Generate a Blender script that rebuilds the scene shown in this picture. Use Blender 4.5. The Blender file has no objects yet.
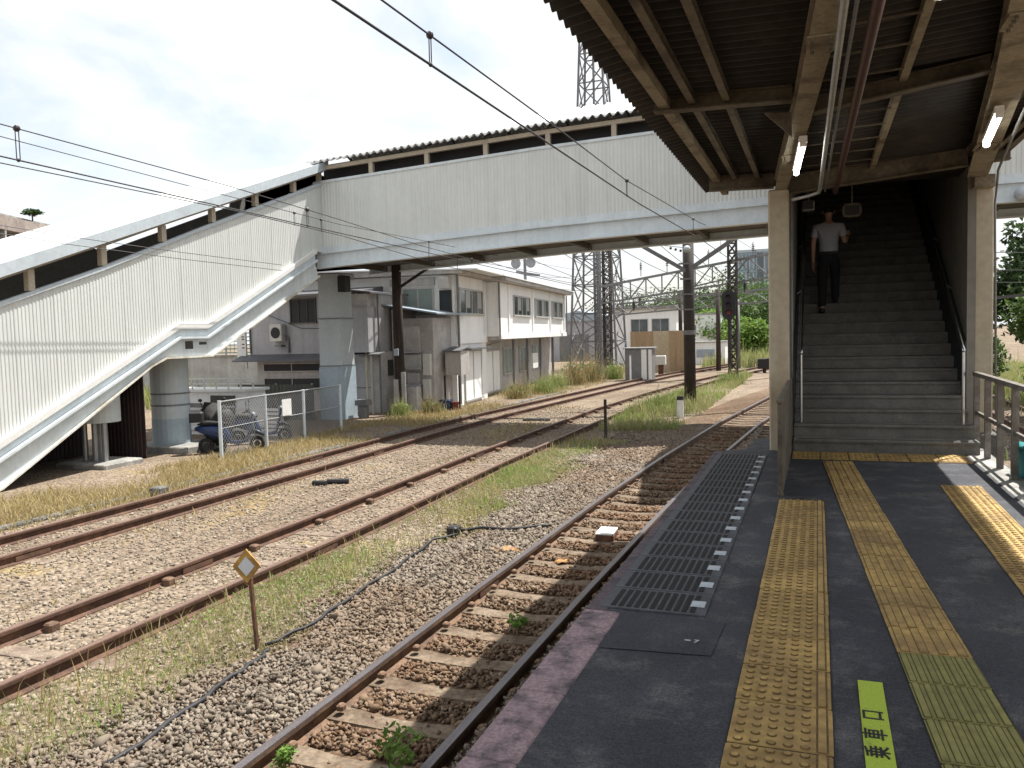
import bpy, math, random
import numpy as np
from mathutils import Vector, Matrix, Quaternion
random.seed(7); rng = np.random.default_rng(11)
S = bpy.context.scene
C = S.collection
PI = math.pi
GZ = -1.2            # ground level (platform top is z = 0, rail tops -1.05)

# ------------------------------------------------------------------ materials
def mat(name, col, rough=0.7, metal=0.0, var=0.12, scale=6.0, bump=0.0, bscale=40.0, col2=None, mix=(0.45, 0.62), stretch=None, spec=0.4, trans=0.0, island=0.0, streak=0.0):
    m = bpy.data.materials.new(name); m.use_nodes = True
    nt = m.node_tree; N = nt.nodes; L = nt.links
    b = N['Principled BSDF']
    b.inputs['Roughness'].default_value = rough; b.inputs['Metallic'].default_value = metal
    b.inputs['Specular IOR Level'].default_value = spec
    tc = N.new('ShaderNodeTexCoord'); src = tc.outputs['Object']
    if stretch:
        mp = N.new('ShaderNodeMapping'); mp.inputs['Scale'].default_value = stretch
        L.new(src, mp.inputs['Vector']); src = mp.outputs['Vector']
    nz = N.new('ShaderNodeTexNoise'); nz.inputs['Scale'].default_value = scale; nz.inputs['Detail'].default_value = 8; nz.inputs['Roughness'].default_value = 0.62
    L.new(src, nz.inputs['Vector'])
    cr = N.new('ShaderNodeValToRGB')
    c2 = col2 if col2 else tuple(max(0, c * (1 - 2.2 * var)) for c in col)
    cr.color_ramp.elements[0].position = mix[0] if col2 else 0.3
    cr.color_ramp.elements[1].position = mix[1] if col2 else 0.7
    cr.color_ramp.elements[0].color = (*c2, 1); cr.color_ramp.elements[1].color = (*col, 1)
    L.new(nz.outputs['Fac'], cr.inputs['Fac'])
    # fine grain on top
    n2 = N.new('ShaderNodeTexNoise'); n2.inputs['Scale'].default_value = scale * 9; n2.inputs['Detail'].default_value = 4
    L.new(tc.outputs['Object'], n2.inputs['Vector'])
    mr = N.new('ShaderNodeMapRange'); mr.inputs['To Min'].default_value = 1 - var * 1.3; mr.inputs['To Max'].default_value = 1 + var * 1.3
    mr.inputs['From Min'].default_value = 0.3; mr.inputs['From Max'].default_value = 0.7
    L.new(n2.outputs['Fac'], mr.inputs['Value'])
    mx = N.new('ShaderNodeMix'); mx.data_type = 'RGBA'; mx.blend_type = 'MULTIPLY'; mx.inputs['Factor'].default_value = 1
    L.new(cr.outputs['Color'], mx.inputs['A']); L.new(mr.outputs['Result'], mx.inputs['B'])
    res = mx.outputs['Result']
    if island:                                   # every tile / board has its own tint
        gm = N.new('ShaderNodeNewGeometry'); m2 = N.new('ShaderNodeMapRange'); m2.inputs['To Min'].default_value = 1-island; m2.inputs['To Max'].default_value = 1+island*.6
        L.new(gm.outputs['Random Per Island'], m2.inputs['Value'])
        x2 = N.new('ShaderNodeMix'); x2.data_type = 'RGBA'; x2.blend_type = 'MULTIPLY'; x2.inputs['Factor'].default_value = 1
        L.new(res, x2.inputs['A']); L.new(m2.outputs['Result'], x2.inputs['B']); res = x2.outputs['Result']
    if streak:                                   # rain streaks running down the sheet
        mp2 = N.new('ShaderNodeMapping'); mp2.inputs['Scale'].default_value = (5, 5, .22); L.new(tc.outputs['Object'], mp2.inputs['Vector'])
        n4 = N.new('ShaderNodeTexNoise'); n4.inputs['Scale'].default_value = 1.0; n4.inputs['Detail'].default_value = 6; n4.inputs['Roughness'].default_value = .7; L.new(mp2.outputs['Vector'], n4.inputs['Vector'])
        m3 = N.new('ShaderNodeMapRange'); m3.inputs['From Min'].default_value = .42; m3.inputs['From Max'].default_value = .72; m3.inputs['To Min'].default_value = 1; m3.inputs['To Max'].default_value = 1-streak; L.new(n4.outputs['Fac'], m3.inputs['Value'])
        x3 = N.new('ShaderNodeMix'); x3.data_type = 'RGBA'; x3.blend_type = 'MULTIPLY'; x3.inputs['Factor'].default_value = 1
        L.new(res, x3.inputs['A']); L.new(m3.outputs['Result'], x3.inputs['B']); res = x3.outputs['Result']
    L.new(res, b.inputs['Base Color'])
    if bump:
        n3 = N.new('ShaderNodeTexNoise'); n3.inputs['Scale'].default_value = bscale; n3.inputs['Detail'].default_value = 5
        L.new(tc.outputs['Object'], n3.inputs['Vector'])
        bp = N.new('ShaderNodeBump'); bp.inputs['Strength'].default_value = bump; bp.inputs['Distance'].default_value = 0.02
        L.new(n3.outputs['Fac'], bp.inputs['Height']); L.new(bp.outputs['Normal'], b.inputs['Normal'])
    if trans:
        b.inputs['Transmission Weight'].default_value = trans
    return m

def island_mat(name, cols, rough=0.8, translucent=0.0, patch=None, patch_scale=0.5):
    """one random colour per stone / blade / leaf; patch = second list used where a large noise is high"""
    m = bpy.data.materials.new(name); m.use_nodes = True
    nt = m.node_tree; N = nt.nodes; L = nt.links; b = N['Principled BSDF']
    b.inputs['Roughness'].default_value = rough; b.inputs['Specular IOR Level'].default_value = 0.25
    g = N.new('ShaderNodeNewGeometry')
    def ramp(cl):
        cr = N.new('ShaderNodeValToRGB'); e = cr.color_ramp.elements
        while len(e) < len(cl): e.new(0.5)
        for i, c in enumerate(cl): e[i].position = i / (len(cl) - 1); e[i].color = (*c, 1)
        L.new(g.outputs['Random Per Island'], cr.inputs['Fac']); return cr.outputs['Color']
    col = ramp(cols)
    if patch:
        tc = N.new('ShaderNodeTexCoord'); nz = N.new('ShaderNodeTexNoise'); nz.inputs['Scale'].default_value = patch_scale; nz.inputs['Detail'].default_value = 3
        L.new(tc.outputs['Object'], nz.inputs['Vector'])
        mr = N.new('ShaderNodeMapRange'); mr.inputs['From Min'].default_value = 0.44; mr.inputs['From Max'].default_value = 0.58
        L.new(nz.outputs['Fac'], mr.inputs['Value'])
        mx = N.new('ShaderNodeMix'); mx.data_type = 'RGBA'
        L.new(mr.outputs['Result'], mx.inputs['Factor']); L.new(col, mx.inputs['A']); L.new(ramp(patch), mx.inputs['B']); col = mx.outputs['Result']
    L.new(col, b.inputs['Base Color'])
    if translucent:
        t = N.new('ShaderNodeBsdfTranslucent'); L.new(col, t.inputs['Color'])
        ms = N.new('ShaderNodeMixShader'); ms.inputs['Fac'].default_value = translucent
        L.new(b.outputs['BSDF'], ms.inputs[1]); L.new(t.outputs['BSDF'], ms.inputs[2])
        L.new(ms.outputs['Shader'], N['Material Output'].inputs['Surface'])
    return m

def emit(name, col, s):
    m = bpy.data.materials.new(name); m.use_nodes = True
    b = m.node_tree.nodes['Principled BSDF']; b.inputs['Base Color'].default_value = (*col, 1)
    b.inputs['Emission Color'].default_value = (*col, 1); b.inputs['Emission Strength'].default_value = s
    return m

M = dict(
 asphalt=mat('asphalt', (.050,.052,.062), .72, var=.2, scale=1.3, bump=.35, bscale=180, col2=(.030,.031,.038), mix=(.38,.66)),
 patch=mat('asphalt_patch', (.032,.035,.046), .62, var=.15, scale=2, bump=.25, bscale=160),
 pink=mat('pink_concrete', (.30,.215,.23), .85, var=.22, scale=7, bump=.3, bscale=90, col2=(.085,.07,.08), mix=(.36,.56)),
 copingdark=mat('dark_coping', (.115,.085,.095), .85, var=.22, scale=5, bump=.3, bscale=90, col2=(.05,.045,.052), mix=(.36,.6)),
 concrete=mat('concrete', (.36,.35,.32), .85, var=.15, scale=2.5, bump=.25, bscale=50, col2=(.22,.215,.2)),
 darkconc=mat('dirty_concrete', (.17,.165,.155), .9, var=.2, scale=3, bump=.3, bscale=60, col2=(.10,.098,.09)),
 step=mat('worn_step', (.185,.177,.158), .85, var=.12, scale=5, bump=.15, bscale=60, col2=(.12,.113,.10), mix=(.3,.7)),
 stepedge=mat('step_edge', (.05,.047,.04), .8, var=.1, scale=8),
 yellow=mat('tactile_yellow', (.415,.275,.09), .75, var=.22, scale=1.9, bump=.2, bscale=120, col2=(.235,.15,.058), mix=(.34,.6), island=.16),
 grimeshade=mat('tactile_grime_shade', (.17,.105,.038), .9, var=.25, scale=6),  # grime plus relief shade painted as a skirt round tactile dots and bars
 olive=mat('tactile_olive', (.26,.24,.075), .75, var=.14, scale=2, bump=.2, bscale=120, island=.14),
 olivegrimeshade=mat('olive_grime_shade', (.085,.08,.03), .9, var=.2, scale=6),  # same painted relief shade and grime, for the olive tiles
 joint=mat('tile_joint', (.028,.022,.016), .9),
 grate=mat('grating_rubber', (.062,.066,.078), .6, var=.2, scale=4, col2=(.04,.043,.05)),
 slot=mat('slot_dark', (.012,.012,.013), .9),
 marker=mat('white_marker', (.52,.57,.62), .6, var=.15, scale=12),
 lime=mat('lime_sticker', (.37,.48,.05), .6, var=.14, scale=14, col2=(.25,.32,.05), mix=(.30,.44)),
 ink=mat('black_ink', (.015,.015,.018), .6),
 chalk=mat('chalk_mark', (.5,.52,.55), .8),
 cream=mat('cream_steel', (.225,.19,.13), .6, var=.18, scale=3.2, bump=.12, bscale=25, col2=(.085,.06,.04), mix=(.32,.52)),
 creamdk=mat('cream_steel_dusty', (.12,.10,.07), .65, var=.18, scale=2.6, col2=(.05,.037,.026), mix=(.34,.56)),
 post=mat('post_paint', (.41,.36,.27), .5, var=.08, scale=1.2, col2=(.30,.22,.13), mix=(.25,.48), stretch=(1,1,.35)),
 sheet=mat('dark_sheet', (.029,.023,.018), .8, var=.25, scale=1.2, col2=(.016,.013,.011)),
 sheettop=mat('grey_sheet', (.30,.31,.31), .6, var=.12, scale=.8),
 maroon=mat('maroon_pipe', (.06,.022,.02), .5, var=.15, scale=5),
 steel=mat('stainless', (.62,.62,.62), .28, metal=1.0, var=.08, scale=8),
 galv=mat('galvanised', (.42,.43,.44), .45, metal=.6, var=.12, scale=5),
 railpaint=mat('railing_paint', (.20,.185,.165), .5, var=.15, scale=6, col2=(.13,.11,.09)),
 panel=mat('white_panel', (.665,.685,.665), .5, var=.015, scale=.5, col2=(.62,.64,.62), mix=(.3,.7), streak=.12),
 trim=mat('white_trim', (.66,.72,.75), .5, var=.04, scale=1.0, col2=(.57,.63,.66), mix=(.3,.6), streak=.14),
 trimrust=mat('weathered_trim', (.66,.65,.58), .55, var=.1, scale=1.3, col2=(.42,.33,.22), mix=(.3,.5)),
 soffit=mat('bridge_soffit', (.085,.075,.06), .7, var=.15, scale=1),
 rearwall=mat('inner_wall', (.22,.215,.20), .8, var=.1, scale=1),
 roofwhite=mat('roof_sheet', (.74,.75,.75), .55, var=.04, scale=.8),
 roofblue=mat('roof_fascia', (.52,.58,.62), .5, var=.06, scale=1),
 beigepost=mat('beige_post', (.50,.44,.35), .6, var=.1, scale=3),
 pier=mat('pier_paint', (.50,.545,.555), .6, var=.04, scale=.7, col2=(.43,.475,.49), mix=(.3,.6), stretch=(1,1,.4)),
 pierblue=mat('pier_blue_paint', (.39,.465,.51), .6, var=.05, scale=1.2, col2=(.34,.41,.46)),
 dark=mat('dark_paint', (.022,.02,.022), .6),
 brownsheet=mat('brown_sheet', (.045,.028,.028), .7, var=.15, scale=2),
 railtop=mat('rail_head', (.17,.15,.15), .36, metal=.55, var=.15, scale=6, stretch=(6,.4,6)),
 railrust=mat('rail_rust', (.135,.072,.045), .85, var=.2, scale=5, col2=(.075,.04,.027)),
 railsidedk=mat('rail_side', (.19,.115,.07), .85, var=.2, scale=5, col2=(.10,.06,.04)),
 railold=mat('rail_head_dull', (.20,.125,.095), .55, metal=.2, var=.2, scale=6, stretch=(6,.4,6)),
 curtain=mat('window_curtain', (.36,.37,.36), .5, var=.08, scale=3, stretch=(8,8,.3)),
 sleeper=mat('sleeper', (.185,.142,.10), .92, var=.25, scale=3, bump=.4, bscale=50, col2=(.085,.055,.034), mix=(.36,.62)),
 sleeperold=mat('sleeper_old', (.225,.18,.135), .95, var=.2, scale=4, col2=(.15,.11,.085)),
 rust=mat('rust', (.17,.075,.04), .9, var=.25, scale=9, col2=(.09,.045,.03)),
 rustyellow=mat('rusty_yellow', (.42,.25,.06), .8, var=.2, scale=9, col2=(.22,.12,.045), mix=(.35,.6)),
 orange=mat('orange_paint', (.46,.20,.04), .85, var=.3, scale=16, col2=(.20,.13,.08), mix=(.40,.56)),
 signgrey=mat('sign_reflector', (.58,.60,.64), .5, var=.05),
 whitepaint=mat('white_paint', (.78,.78,.76), .55, var=.05, scale=3),
 cable=mat('cable_black', (.022,.022,.024), .6),
 wire=mat('wire', (.06,.058,.06), .5, metal=.4),
 insul=mat('insulator', (.04,.03,.035), .4),
 wood=mat('creosoted_pole', (.06,.043,.036), .9, var=.2, scale=2, col2=(.035,.026,.022), stretch=(4,4,.4)),
 polegrey=mat('pole_grey', (.20,.20,.20), .6, var=.12, scale=3),
 lattice=mat('lattice_steel', (.16,.16,.17), .6, var=.15, scale=3),
 latticerust=mat('lattice_rust', (.045,.035,.032), .7, var=.2, scale=3),
 wallwhite=mat('house_white', (.83,.83,.82), .75, var=.025, scale=.8, col2=(.75,.745,.73), mix=(.28,.5), stretch=(1,1,.3), streak=.10),
 wallgrey=mat('house_grey', (.45,.445,.46), .8, var=.05, scale=.6, col2=(.38,.375,.39), stretch=(1,1,.4), streak=.2),
 wallgrey2=mat('house_grey_dirty', (.52,.50,.49), .85, var=.07, scale=1.2, col2=(.38,.35,.33), mix=(.3,.6), streak=.25),
 wallbrown=mat('siding_brown', (.49,.47,.46), .85, var=.08, scale=1.6, col2=(.39,.365,.35)),
 glass=mat('window_glass', (.06,.075,.085), .08, var=.05, scale=.6, spec=.8),
 glassgreen=mat('frosted_glass', (.26,.31,.29), .2, var=.05, scale=.6, spec=.7),
 frame=mat('window_frame', (.45,.45,.44), .5, var=.08),
 darkframe=mat('bronze_frame', (.05,.045,.04), .5),
 roofdk=mat('roof_dark', (.12,.12,.13), .6, var=.12, scale=2),
 bluetin=mat('blue_tin', (.34,.40,.46), .45, var=.1, scale=2),
 creamfence=mat('site_panel_tan', (.38,.27,.165), .75, var=.1, scale=.8, stretch=(6,6,.2)),
 creamfence2=mat('site_panel_pale', (.46,.385,.27), .75, var=.08, scale=.8),
 officeglass=mat('office_glass', (.20,.29,.35), .25, var=.08, scale=.2, spec=.7),
 officemull=mat('office_mullion', (.42,.48,.52), .6),
 brick=mat('brown_tile', (.33,.285,.255), .8, var=.12, scale=.6, col2=(.235,.195,.175)),
 teal=mat('teal_cloth', (.05,.27,.28), .7, var=.1, scale=4),
 tealnet=mat('teal_net', (.12,.30,.28), .8, var=.2, scale=2),
 screen=mat('screen_grey', (.11,.11,.095), .8, var=.12, scale=1.5),
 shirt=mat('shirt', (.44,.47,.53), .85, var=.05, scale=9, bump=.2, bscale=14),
 trousers=mat('trousers', (.018,.019,.024), .85, var=.1),
 skin=mat('skin', (.45,.27,.19), .6, var=.06),
 hair=mat('hair', (.012,.010,.010), .6),
 shoe=mat('shoe', (.012,.011,.011), .4),
 rubber=mat('tyre_rubber', (.02,.02,.02), .8),
 scblue=mat('scooter_blue', (.016,.04,.12), .3, var=.15, scale=4),
 scblack=mat('scooter_black', (.03,.04,.055), .35, var=.1, scale=4),
 tarp=mat('grey_tarp', (.035,.035,.034), .8, var=.3, scale=4, bump=.8, bscale=9),
 tarpblue=mat('blue_tarp', (.025,.05,.11), .7, var=.35, scale=5, bump=.9, bscale=9, col2=(.05,.09,.17), mix=(.35,.6)),
 red=mat('red_paint', (.16,.04,.035), .5),
 greendado=mat('dado_green', (.025,.034,.034), .6, var=.1, scale=2),
 stairwall=mat('stair_wall', (.20,.188,.165), .7, var=.08, scale=1.0, col2=(.13,.12,.10), mix=(.3,.6), stretch=(1,1,.3)),
 acwhite=mat('ac_white', (.62,.61,.57), .6, var=.08),
 bark=mat('bark', (.11,.085,.065), .95, var=.25, scale=5),
)
def asphalt_mat(name, c0, c1, dust):
    m = bpy.data.materials.new(name); m.use_nodes = True
    nt = m.node_tree; N = nt.nodes; L = nt.links; b = N['Principled BSDF']; b.inputs['Roughness'].default_value = .74; b.inputs['Specular IOR Level'].default_value = .35
    tc = N.new('ShaderNodeTexCoord')
    def noise(sc, d=6, r=.6):
        n = N.new('ShaderNodeTexNoise'); n.inputs['Scale'].default_value = sc; n.inputs['Detail'].default_value = d; n.inputs['Roughness'].default_value = r; L.new(tc.outputs['Object'], n.inputs['Vector']); return n.outputs['Fac']
    def rng_(f, a, c, lo=0., hi=1.):
        r = N.new('ShaderNodeMapRange'); r.inputs['From Min'].default_value = a; r.inputs['From Max'].default_value = c; r.inputs['To Min'].default_value = lo; r.inputs['To Max'].default_value = hi; L.new(f, r.inputs['Value']); return r.outputs['Result']
    def mix(f, a, c, mode='MIX'):
        x = N.new('ShaderNodeMix'); x.data_type = 'RGBA'; x.blend_type = mode
        for k, v_ in (('Factor',f),('A',a),('B',c)):
            if isinstance(v_, tuple): x.inputs[k].default_value = (*v_, 1)
            elif isinstance(v_, float): x.inputs[k].default_value = v_
            else: L.new(v_, x.inputs[k])
        return x.outputs['Result']
    c = mix(rng_(noise(1.1), .35, .65), c0, c1)
    c = mix(rng_(noise(2.3, 8, .75), .50, .70, 0, .8), c, dust)                    # dusty worn areas
    c = mix(rng_(noise(.9, 9, .8), .60, .68, 0, .6), c, (.016,.016,.018))             # old oily stains
    v = N.new('ShaderNodeTexVoronoi'); v.inputs['Scale'].default_value = 150; L.new(tc.outputs['Object'], v.inputs['Vector'])
    sp = N.new('ShaderNodeSeparateColor'); L.new(v.outputs['Color'], sp.inputs['Color'])
    c = mix(1.0, c, rng_(sp.outputs['Red'], 0, 1, .55, 1.5), 'MULTIPLY')               # aggregate
    e = N.new('ShaderNodeTexVoronoi'); e.feature = 'DISTANCE_TO_EDGE'; e.inputs['Scale'].default_value = .55
    w_ = N.new('ShaderNodeVectorMath'); w_.operation = 'ADD'; nn = N.new('ShaderNodeTexNoise'); nn.inputs['Scale'].default_value = 3; L.new(tc.outputs['Object'], nn.inputs['Vector'])
    sc_ = N.new('ShaderNodeVectorMath'); sc_.operation = 'SCALE'; sc_.inputs['Scale'].default_value = .35; L.new(nn.outputs['Color'], sc_.inputs[0]); L.new(tc.outputs['Object'], w_.inputs[0]); L.new(sc_.outputs['Vector'], w_.inputs[1]); L.new(w_.outputs['Vector'], e.inputs['Vector'])
    c = mix(rng_(e.outputs['Distance'], .0, .006, .75, 0), c, (.012,.012,.013))         # hairline cracks
    gmv = N.new('ShaderNodeTexVoronoi'); gmv.inputs['Scale'].default_value = 5.5; L.new(tc.outputs['Object'], gmv.inputs['Vector'])
    c = mix(rng_(gmv.outputs['Distance'], .07, .10, .7, 0), c, (.016,.016,.017))       # flattened gum spots
    L.new(c, b.inputs['Base Color'])
    bp = N.new('ShaderNodeBump'); bp.inputs['Strength'].default_value = .35; bp.inputs['Distance'].default_value = .006; L.new(v.outputs['Distance'], bp.inputs['Height']); L.new(bp.outputs['Normal'], b.inputs['Normal'])
    return m
M['asphalt'] = asphalt_mat('platform_asphalt', (.024,.025,.032), (.046,.048,.058), (.135,.13,.13))
M['patch'] = asphalt_mat('asphalt_patch', (.024,.026,.036), (.036,.039,.052), (.065,.064,.07))
M['tube'] = emit('lamp_tube', (1, 1, .93), 7.0)
M['redlamp'] = emit('signal_red', (.16, .02, .015), 0.02)
M['stone'] = island_mat('ballast_stone', [(.125,.097,.073),(.20,.165,.128),(.265,.225,.18),(.165,.134,.105),(.235,.198,.157),(.145,.108,.08),(.30,.262,.213)], .92, patch=[(.14,.095,.065),(.195,.145,.103),(.235,.187,.14),(.15,.108,.074)], patch_scale=.45)
M['ruststone'] = island_mat('rusty_ballast', [(.085,.05,.03),(.16,.105,.066),(.23,.165,.11),(.12,.075,.046),(.19,.14,.10),(.27,.21,.155)], .92, patch=[(.12,.062,.033),(.18,.105,.06),(.22,.15,.10),(.10,.058,.034)], patch_scale=.7)
M['gravel'] = island_mat('gravel', [(.20,.158,.12),(.27,.223,.175),(.325,.278,.225),(.155,.118,.088)], .95)
M['grass'] = island_mat('grass_blade', [(.38,.35,.18),(.28,.29,.11),(.43,.39,.23),(.24,.28,.09),(.34,.33,.15)], .8, .35, patch=[(.17,.28,.06),(.23,.31,.08),(.32,.34,.13),(.37,.36,.17)], patch_scale=.55)
M['drygrass'] = island_mat('dry_grass_blade', [(.42,.33,.16),(.34,.25,.11),(.46,.38,.22),(.25,.24,.09)], .9, .3)
M['leaf'] = island_mat('leaf', [(.045,.085,.02),(.07,.125,.03),(.10,.16,.04),(.055,.10,.03)], .6, .3)
M['leafbright'] = island_mat('leaf_bright', [(.10,.19,.03),(.15,.25,.045),(.20,.30,.07),(.11,.17,.035)], .6, .35)
M['leafdark'] = island_mat('leaf_dark', [(.03,.06,.02),(.05,.085,.03),(.065,.105,.035)], .6, .25)

def ground_mat(name='trackside_ground', basec=((.215,.17,.128),(.315,.263,.206)), dryc=((.23,.175,.095),(.34,.27,.15)), vs=17):
    m = bpy.data.materials.new(name); m.use_nodes = True
    nt = m.node_tree; N = nt.nodes; L = nt.links; b = N['Principled BSDF']; b.inputs['Roughness'].default_value = .95
    b.inputs['Specular IOR Level'].default_value = .15
    tc = N.new('ShaderNodeTexCoord')
    def noise(s, d=6):
        n = N.new('ShaderNodeTexNoise'); n.inputs['Scale'].default_value = s; n.inputs['Detail'].default_value = d; n.inputs['Roughness'].default_value = .65
        L.new(tc.outputs['Object'], n.inputs['Vector']); return n.outputs['Fac']
    def ramp(f, a, ca, bb, cb):
        r = N.new('ShaderNodeValToRGB'); e = r.color_ramp.elements; e[0].position = a; e[1].position = bb; e[0].color = (*ca, 1); e[1].color = (*cb, 1)
        L.new(f, r.inputs['Fac']); return r.outputs['Color']
    def mixc(f, a, c, mode='MIX'):
        x = N.new('ShaderNodeMix'); x.data_type = 'RGBA'; x.blend_type = mode
        if isinstance(f, float): x.inputs['Factor'].default_value = f
        else: L.new(f, x.inputs['Factor'])
        L.new(a, x.inputs['A']); L.new(c, x.inputs['B']); return x.outputs['Result']
    base = ramp(noise(.35), .38, basec[0], .64, basec[1])
    dry = ramp(noise(2.2), .4, dryc[0], .62, dryc[1])
    f1 = N.new('ShaderNodeMapRange'); f1.inputs['From Min'].default_value = .56; f1.inputs['From Max'].default_value = .68; L.new(noise(.7, 7), f1.inputs['Value'])
    c = mixc(f1.outputs['Result'], base, dry)
    v = N.new('ShaderNodeTexVoronoi'); v.inputs['Scale'].default_value = vs; L.new(tc.outputs['Object'], v.inputs['Vector'])
    sp = ramp(v.outputs['Distance'], .05, (1.2, 1.18, 1.15), .75, (.42, .40, .38))
    c = mixc(.8, c, sp, 'MULTIPLY')
    vc = N.new('ShaderNodeSeparateColor'); L.new(v.outputs['Color'], vc.inputs['Color'])
    c = mixc(.6, c, ramp(vc.outputs['Red'], .1, (.62,.58,.55), .9, (1.35,1.33,1.3)), 'MULTIPLY')
    L.new(c, b.inputs['Base Color'])
    bp = N.new('ShaderNodeBump'); bp.inputs['Strength'].default_value = .8; bp.inputs['Distance'].default_value = .04; bp.invert = True
    L.new(v.outputs['Distance'], bp.inputs['Height']); L.new(bp.outputs['Normal'], b.inputs['Normal'])
    return m
M['ground'] = ground_mat()

# ------------------------------------------------------------------ mesh builder
class MB:
    def __init__(s): s.v = []; s.f = []; s.mi = []; s.T = None; s.cur = 0
    def add(s, vs, fs):
        o = len(s.v)
        if s.T: vs = [tuple(s.T @ Vector(p)) for p in vs]
        s.v += [tuple(p) for p in vs]; s.f += [tuple(i + o for i in f) for f in fs]; s.mi += [s.cur] * len(fs); return s
    def box(s, x0, x1, y0, y1, z0, z1):
        return s.hexa([(x0,y0,z0),(x1,y0,z0),(x1,y1,z0),(x0,y1,z0),(x0,y0,z1),(x1,y0,z1),(x1,y1,z1),(x0,y1,z1)])
    def hexa(s, p):
        return s.add(p, [(3,2,1,0),(4,5,6,7),(0,1,5,4),(1,2,6,5),(2,3,7,6),(3,0,4,7)])
    def bev(s, x0, x1, y0, y1, z0, z1, b=.01):
        """box with chamfered vertical and top edges"""
        o = [(x0+b,y0),(x1-b,y0),(x1,y0+b),(x1,y1-b),(x1-b,y1),(x0+b,y1),(x0,y1-b),(x0,y0+b)]
        cx, cy = (x0+x1)/2, (y0+y1)/2
        sh = lambda p: (p[0] + (b if p[0] < cx else -b), p[1] + (b if p[1] < cy else -b))
        v = [(x,y,z0) for x,y in o] + [(x,y,z1-b) for x,y in o] + [(*sh(p),z1) for p in o]
        f = [tuple(range(7,-1,-1)), tuple(range(16,24))]
        for k in (0, 8):
            for i in range(8): f.append((k+i, k+(i+1)%8, k+8+(i+1)%8, k+8+i))
        return s.add(v, f)
    def bar(s, a, b, w, h=None, up=(0,0,1)):
        """rectangular bar from a to b, w across, h along up"""
        h = h or w; a = Vector(a); b = Vector(b); d = (b-a).normalized(); u = Vector(up)
        if abs(d.dot(u)) > .98: u = Vector((1,0,0))
        r = d.cross(u).normalized(); u = r.cross(d).normalized()
        q = lambda p, i, j: p + r*(w/2*i) + u*(h/2*j)
        return s.hexa([q(a,-1,-1),q(a,1,-1),q(b,1,-1),q(b,-1,-1),q(a,-1,1),q(a,1,1),q(b,1,1),q(b,-1,1)])
    def cyl(s, a, b, r0, r1=None, n=10, cap=True):
        r1 = r0 if r1 is None else r1; a = Vector(a); b = Vector(b); d = (b-a).normalized()
        t = Vector((0,0,1)) if abs(d.z) < .9 else Vector((1,0,0)); x = d.cross(t).normalized(); y = d.cross(x)
        vs = []
        for p, r in ((a,r0),(b,r1)):
            for i in range(n): th = 2*PI*i/n; vs.append(p + x*(r*math.cos(th)) + y*(r*math.sin(th)))
        fs = [(i, (i+1)%n, n+(i+1)%n, n+i) for i in range(n)]
        if cap: fs += [tuple(range(n-1,-1,-1)), tuple(range(n,2*n))]
        return s.add(vs, fs)
    def tube(s, pts, r, n=6):
        pts = [Vector(p) for p in pts]; vs = []; fs = []
        for k, p in enumerate(pts):
            d = (pts[min(k+1,len(pts)-1)] - pts[max(k-1,0)]).normalized()
            t = Vector((0,0,1)) if abs(d.z) < .9 else Vector((1,0,0)); x = d.cross(t).normalized(); y = d.cross(x)
            for i in range(n): th = 2*PI*i/n; vs.append(p + x*(r*math.cos(th)) + y*(r*math.sin(th)))
        for k in range(len(pts)-1):
            for i in range(n): fs.append((k*n+i, k*n+(i+1)%n, (k+1)*n+(i+1)%n, (k+1)*n+i))
        fs += [tuple(range(n-1,-1,-1)), tuple(range((len(pts)-1)*n, len(pts)*n))]
        return s.add(vs, fs)
    def prism(s, poly, d):
        """poly: 3-D points of one face, extruded by vector d"""
        n = len(poly); d = Vector(d); p = [Vector(q) for q in poly]
        return s.add(p + [q+d for q in p], [tuple(range(n-1,-1,-1)), tuple(range(n,2*n))] + [(i,(i+1)%n,n+(i+1)%n,n+i) for i in range(n)])
    def sphere(s, c, r, n=10, m=7, sc=(1,1,1)):
        vs = [(c[0],c[1],c[2]+r*sc[2])]; fs = []
        for j in range(1, m):
            ph = PI*j/m
            for i in range(n): th = 2*PI*i/n; vs.append((c[0]+r*sc[0]*math.sin(ph)*math.cos(th), c[1]+r*sc[1]*math.sin(ph)*math.sin(th), c[2]+r*sc[2]*math.cos(ph)))
        vs.append((c[0],c[1],c[2]-r*sc[2])); e = len(vs)-1
        for i in range(n): fs.append((0,1+i,1+(i+1)%n)); fs.append((e,1+(m-2)*n+(i+1)%n,1+(m-2)*n+i))
        for j in range(m-2):
            for i in range(n): a = 1+j*n; fs.append((a+i,a+n+i,a+n+(i+1)%n,a+(i+1)%n))
        return s.add(vs, fs)
    def build(s, name, m, parent=None, smooth=False):
        off = Vector(parent['_o']) if parent else Vector((0,0,0))
        me = bpy.data.meshes.new(name)
        me.from_pydata([tuple(Vector(p)-off) for p in s.v], [], s.f)
        for x in (m if isinstance(m, (list,tuple)) else [m]): me.materials.append(x if not isinstance(x, str) else M[x])
        if any(s.mi): me.polygons.foreach_set('material_index', s.mi)
        fix_normals(me)
        if smooth: me.polygons.foreach_set('use_smooth', [True]*len(me.polygons))
        o = bpy.data.objects.new(name, me); C.objects.link(o)
        if parent: o.parent = parent; o['_o'] = parent['_o']
        else: o['_o'] = (0,0,0)
        return o
import bmesh
def fix_normals(me):
    bm = bmesh.new(); bm.from_mesh(me); bmesh.ops.recalc_face_normals(bm, faces=bm.faces); bm.to_mesh(me); bm.free()

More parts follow.
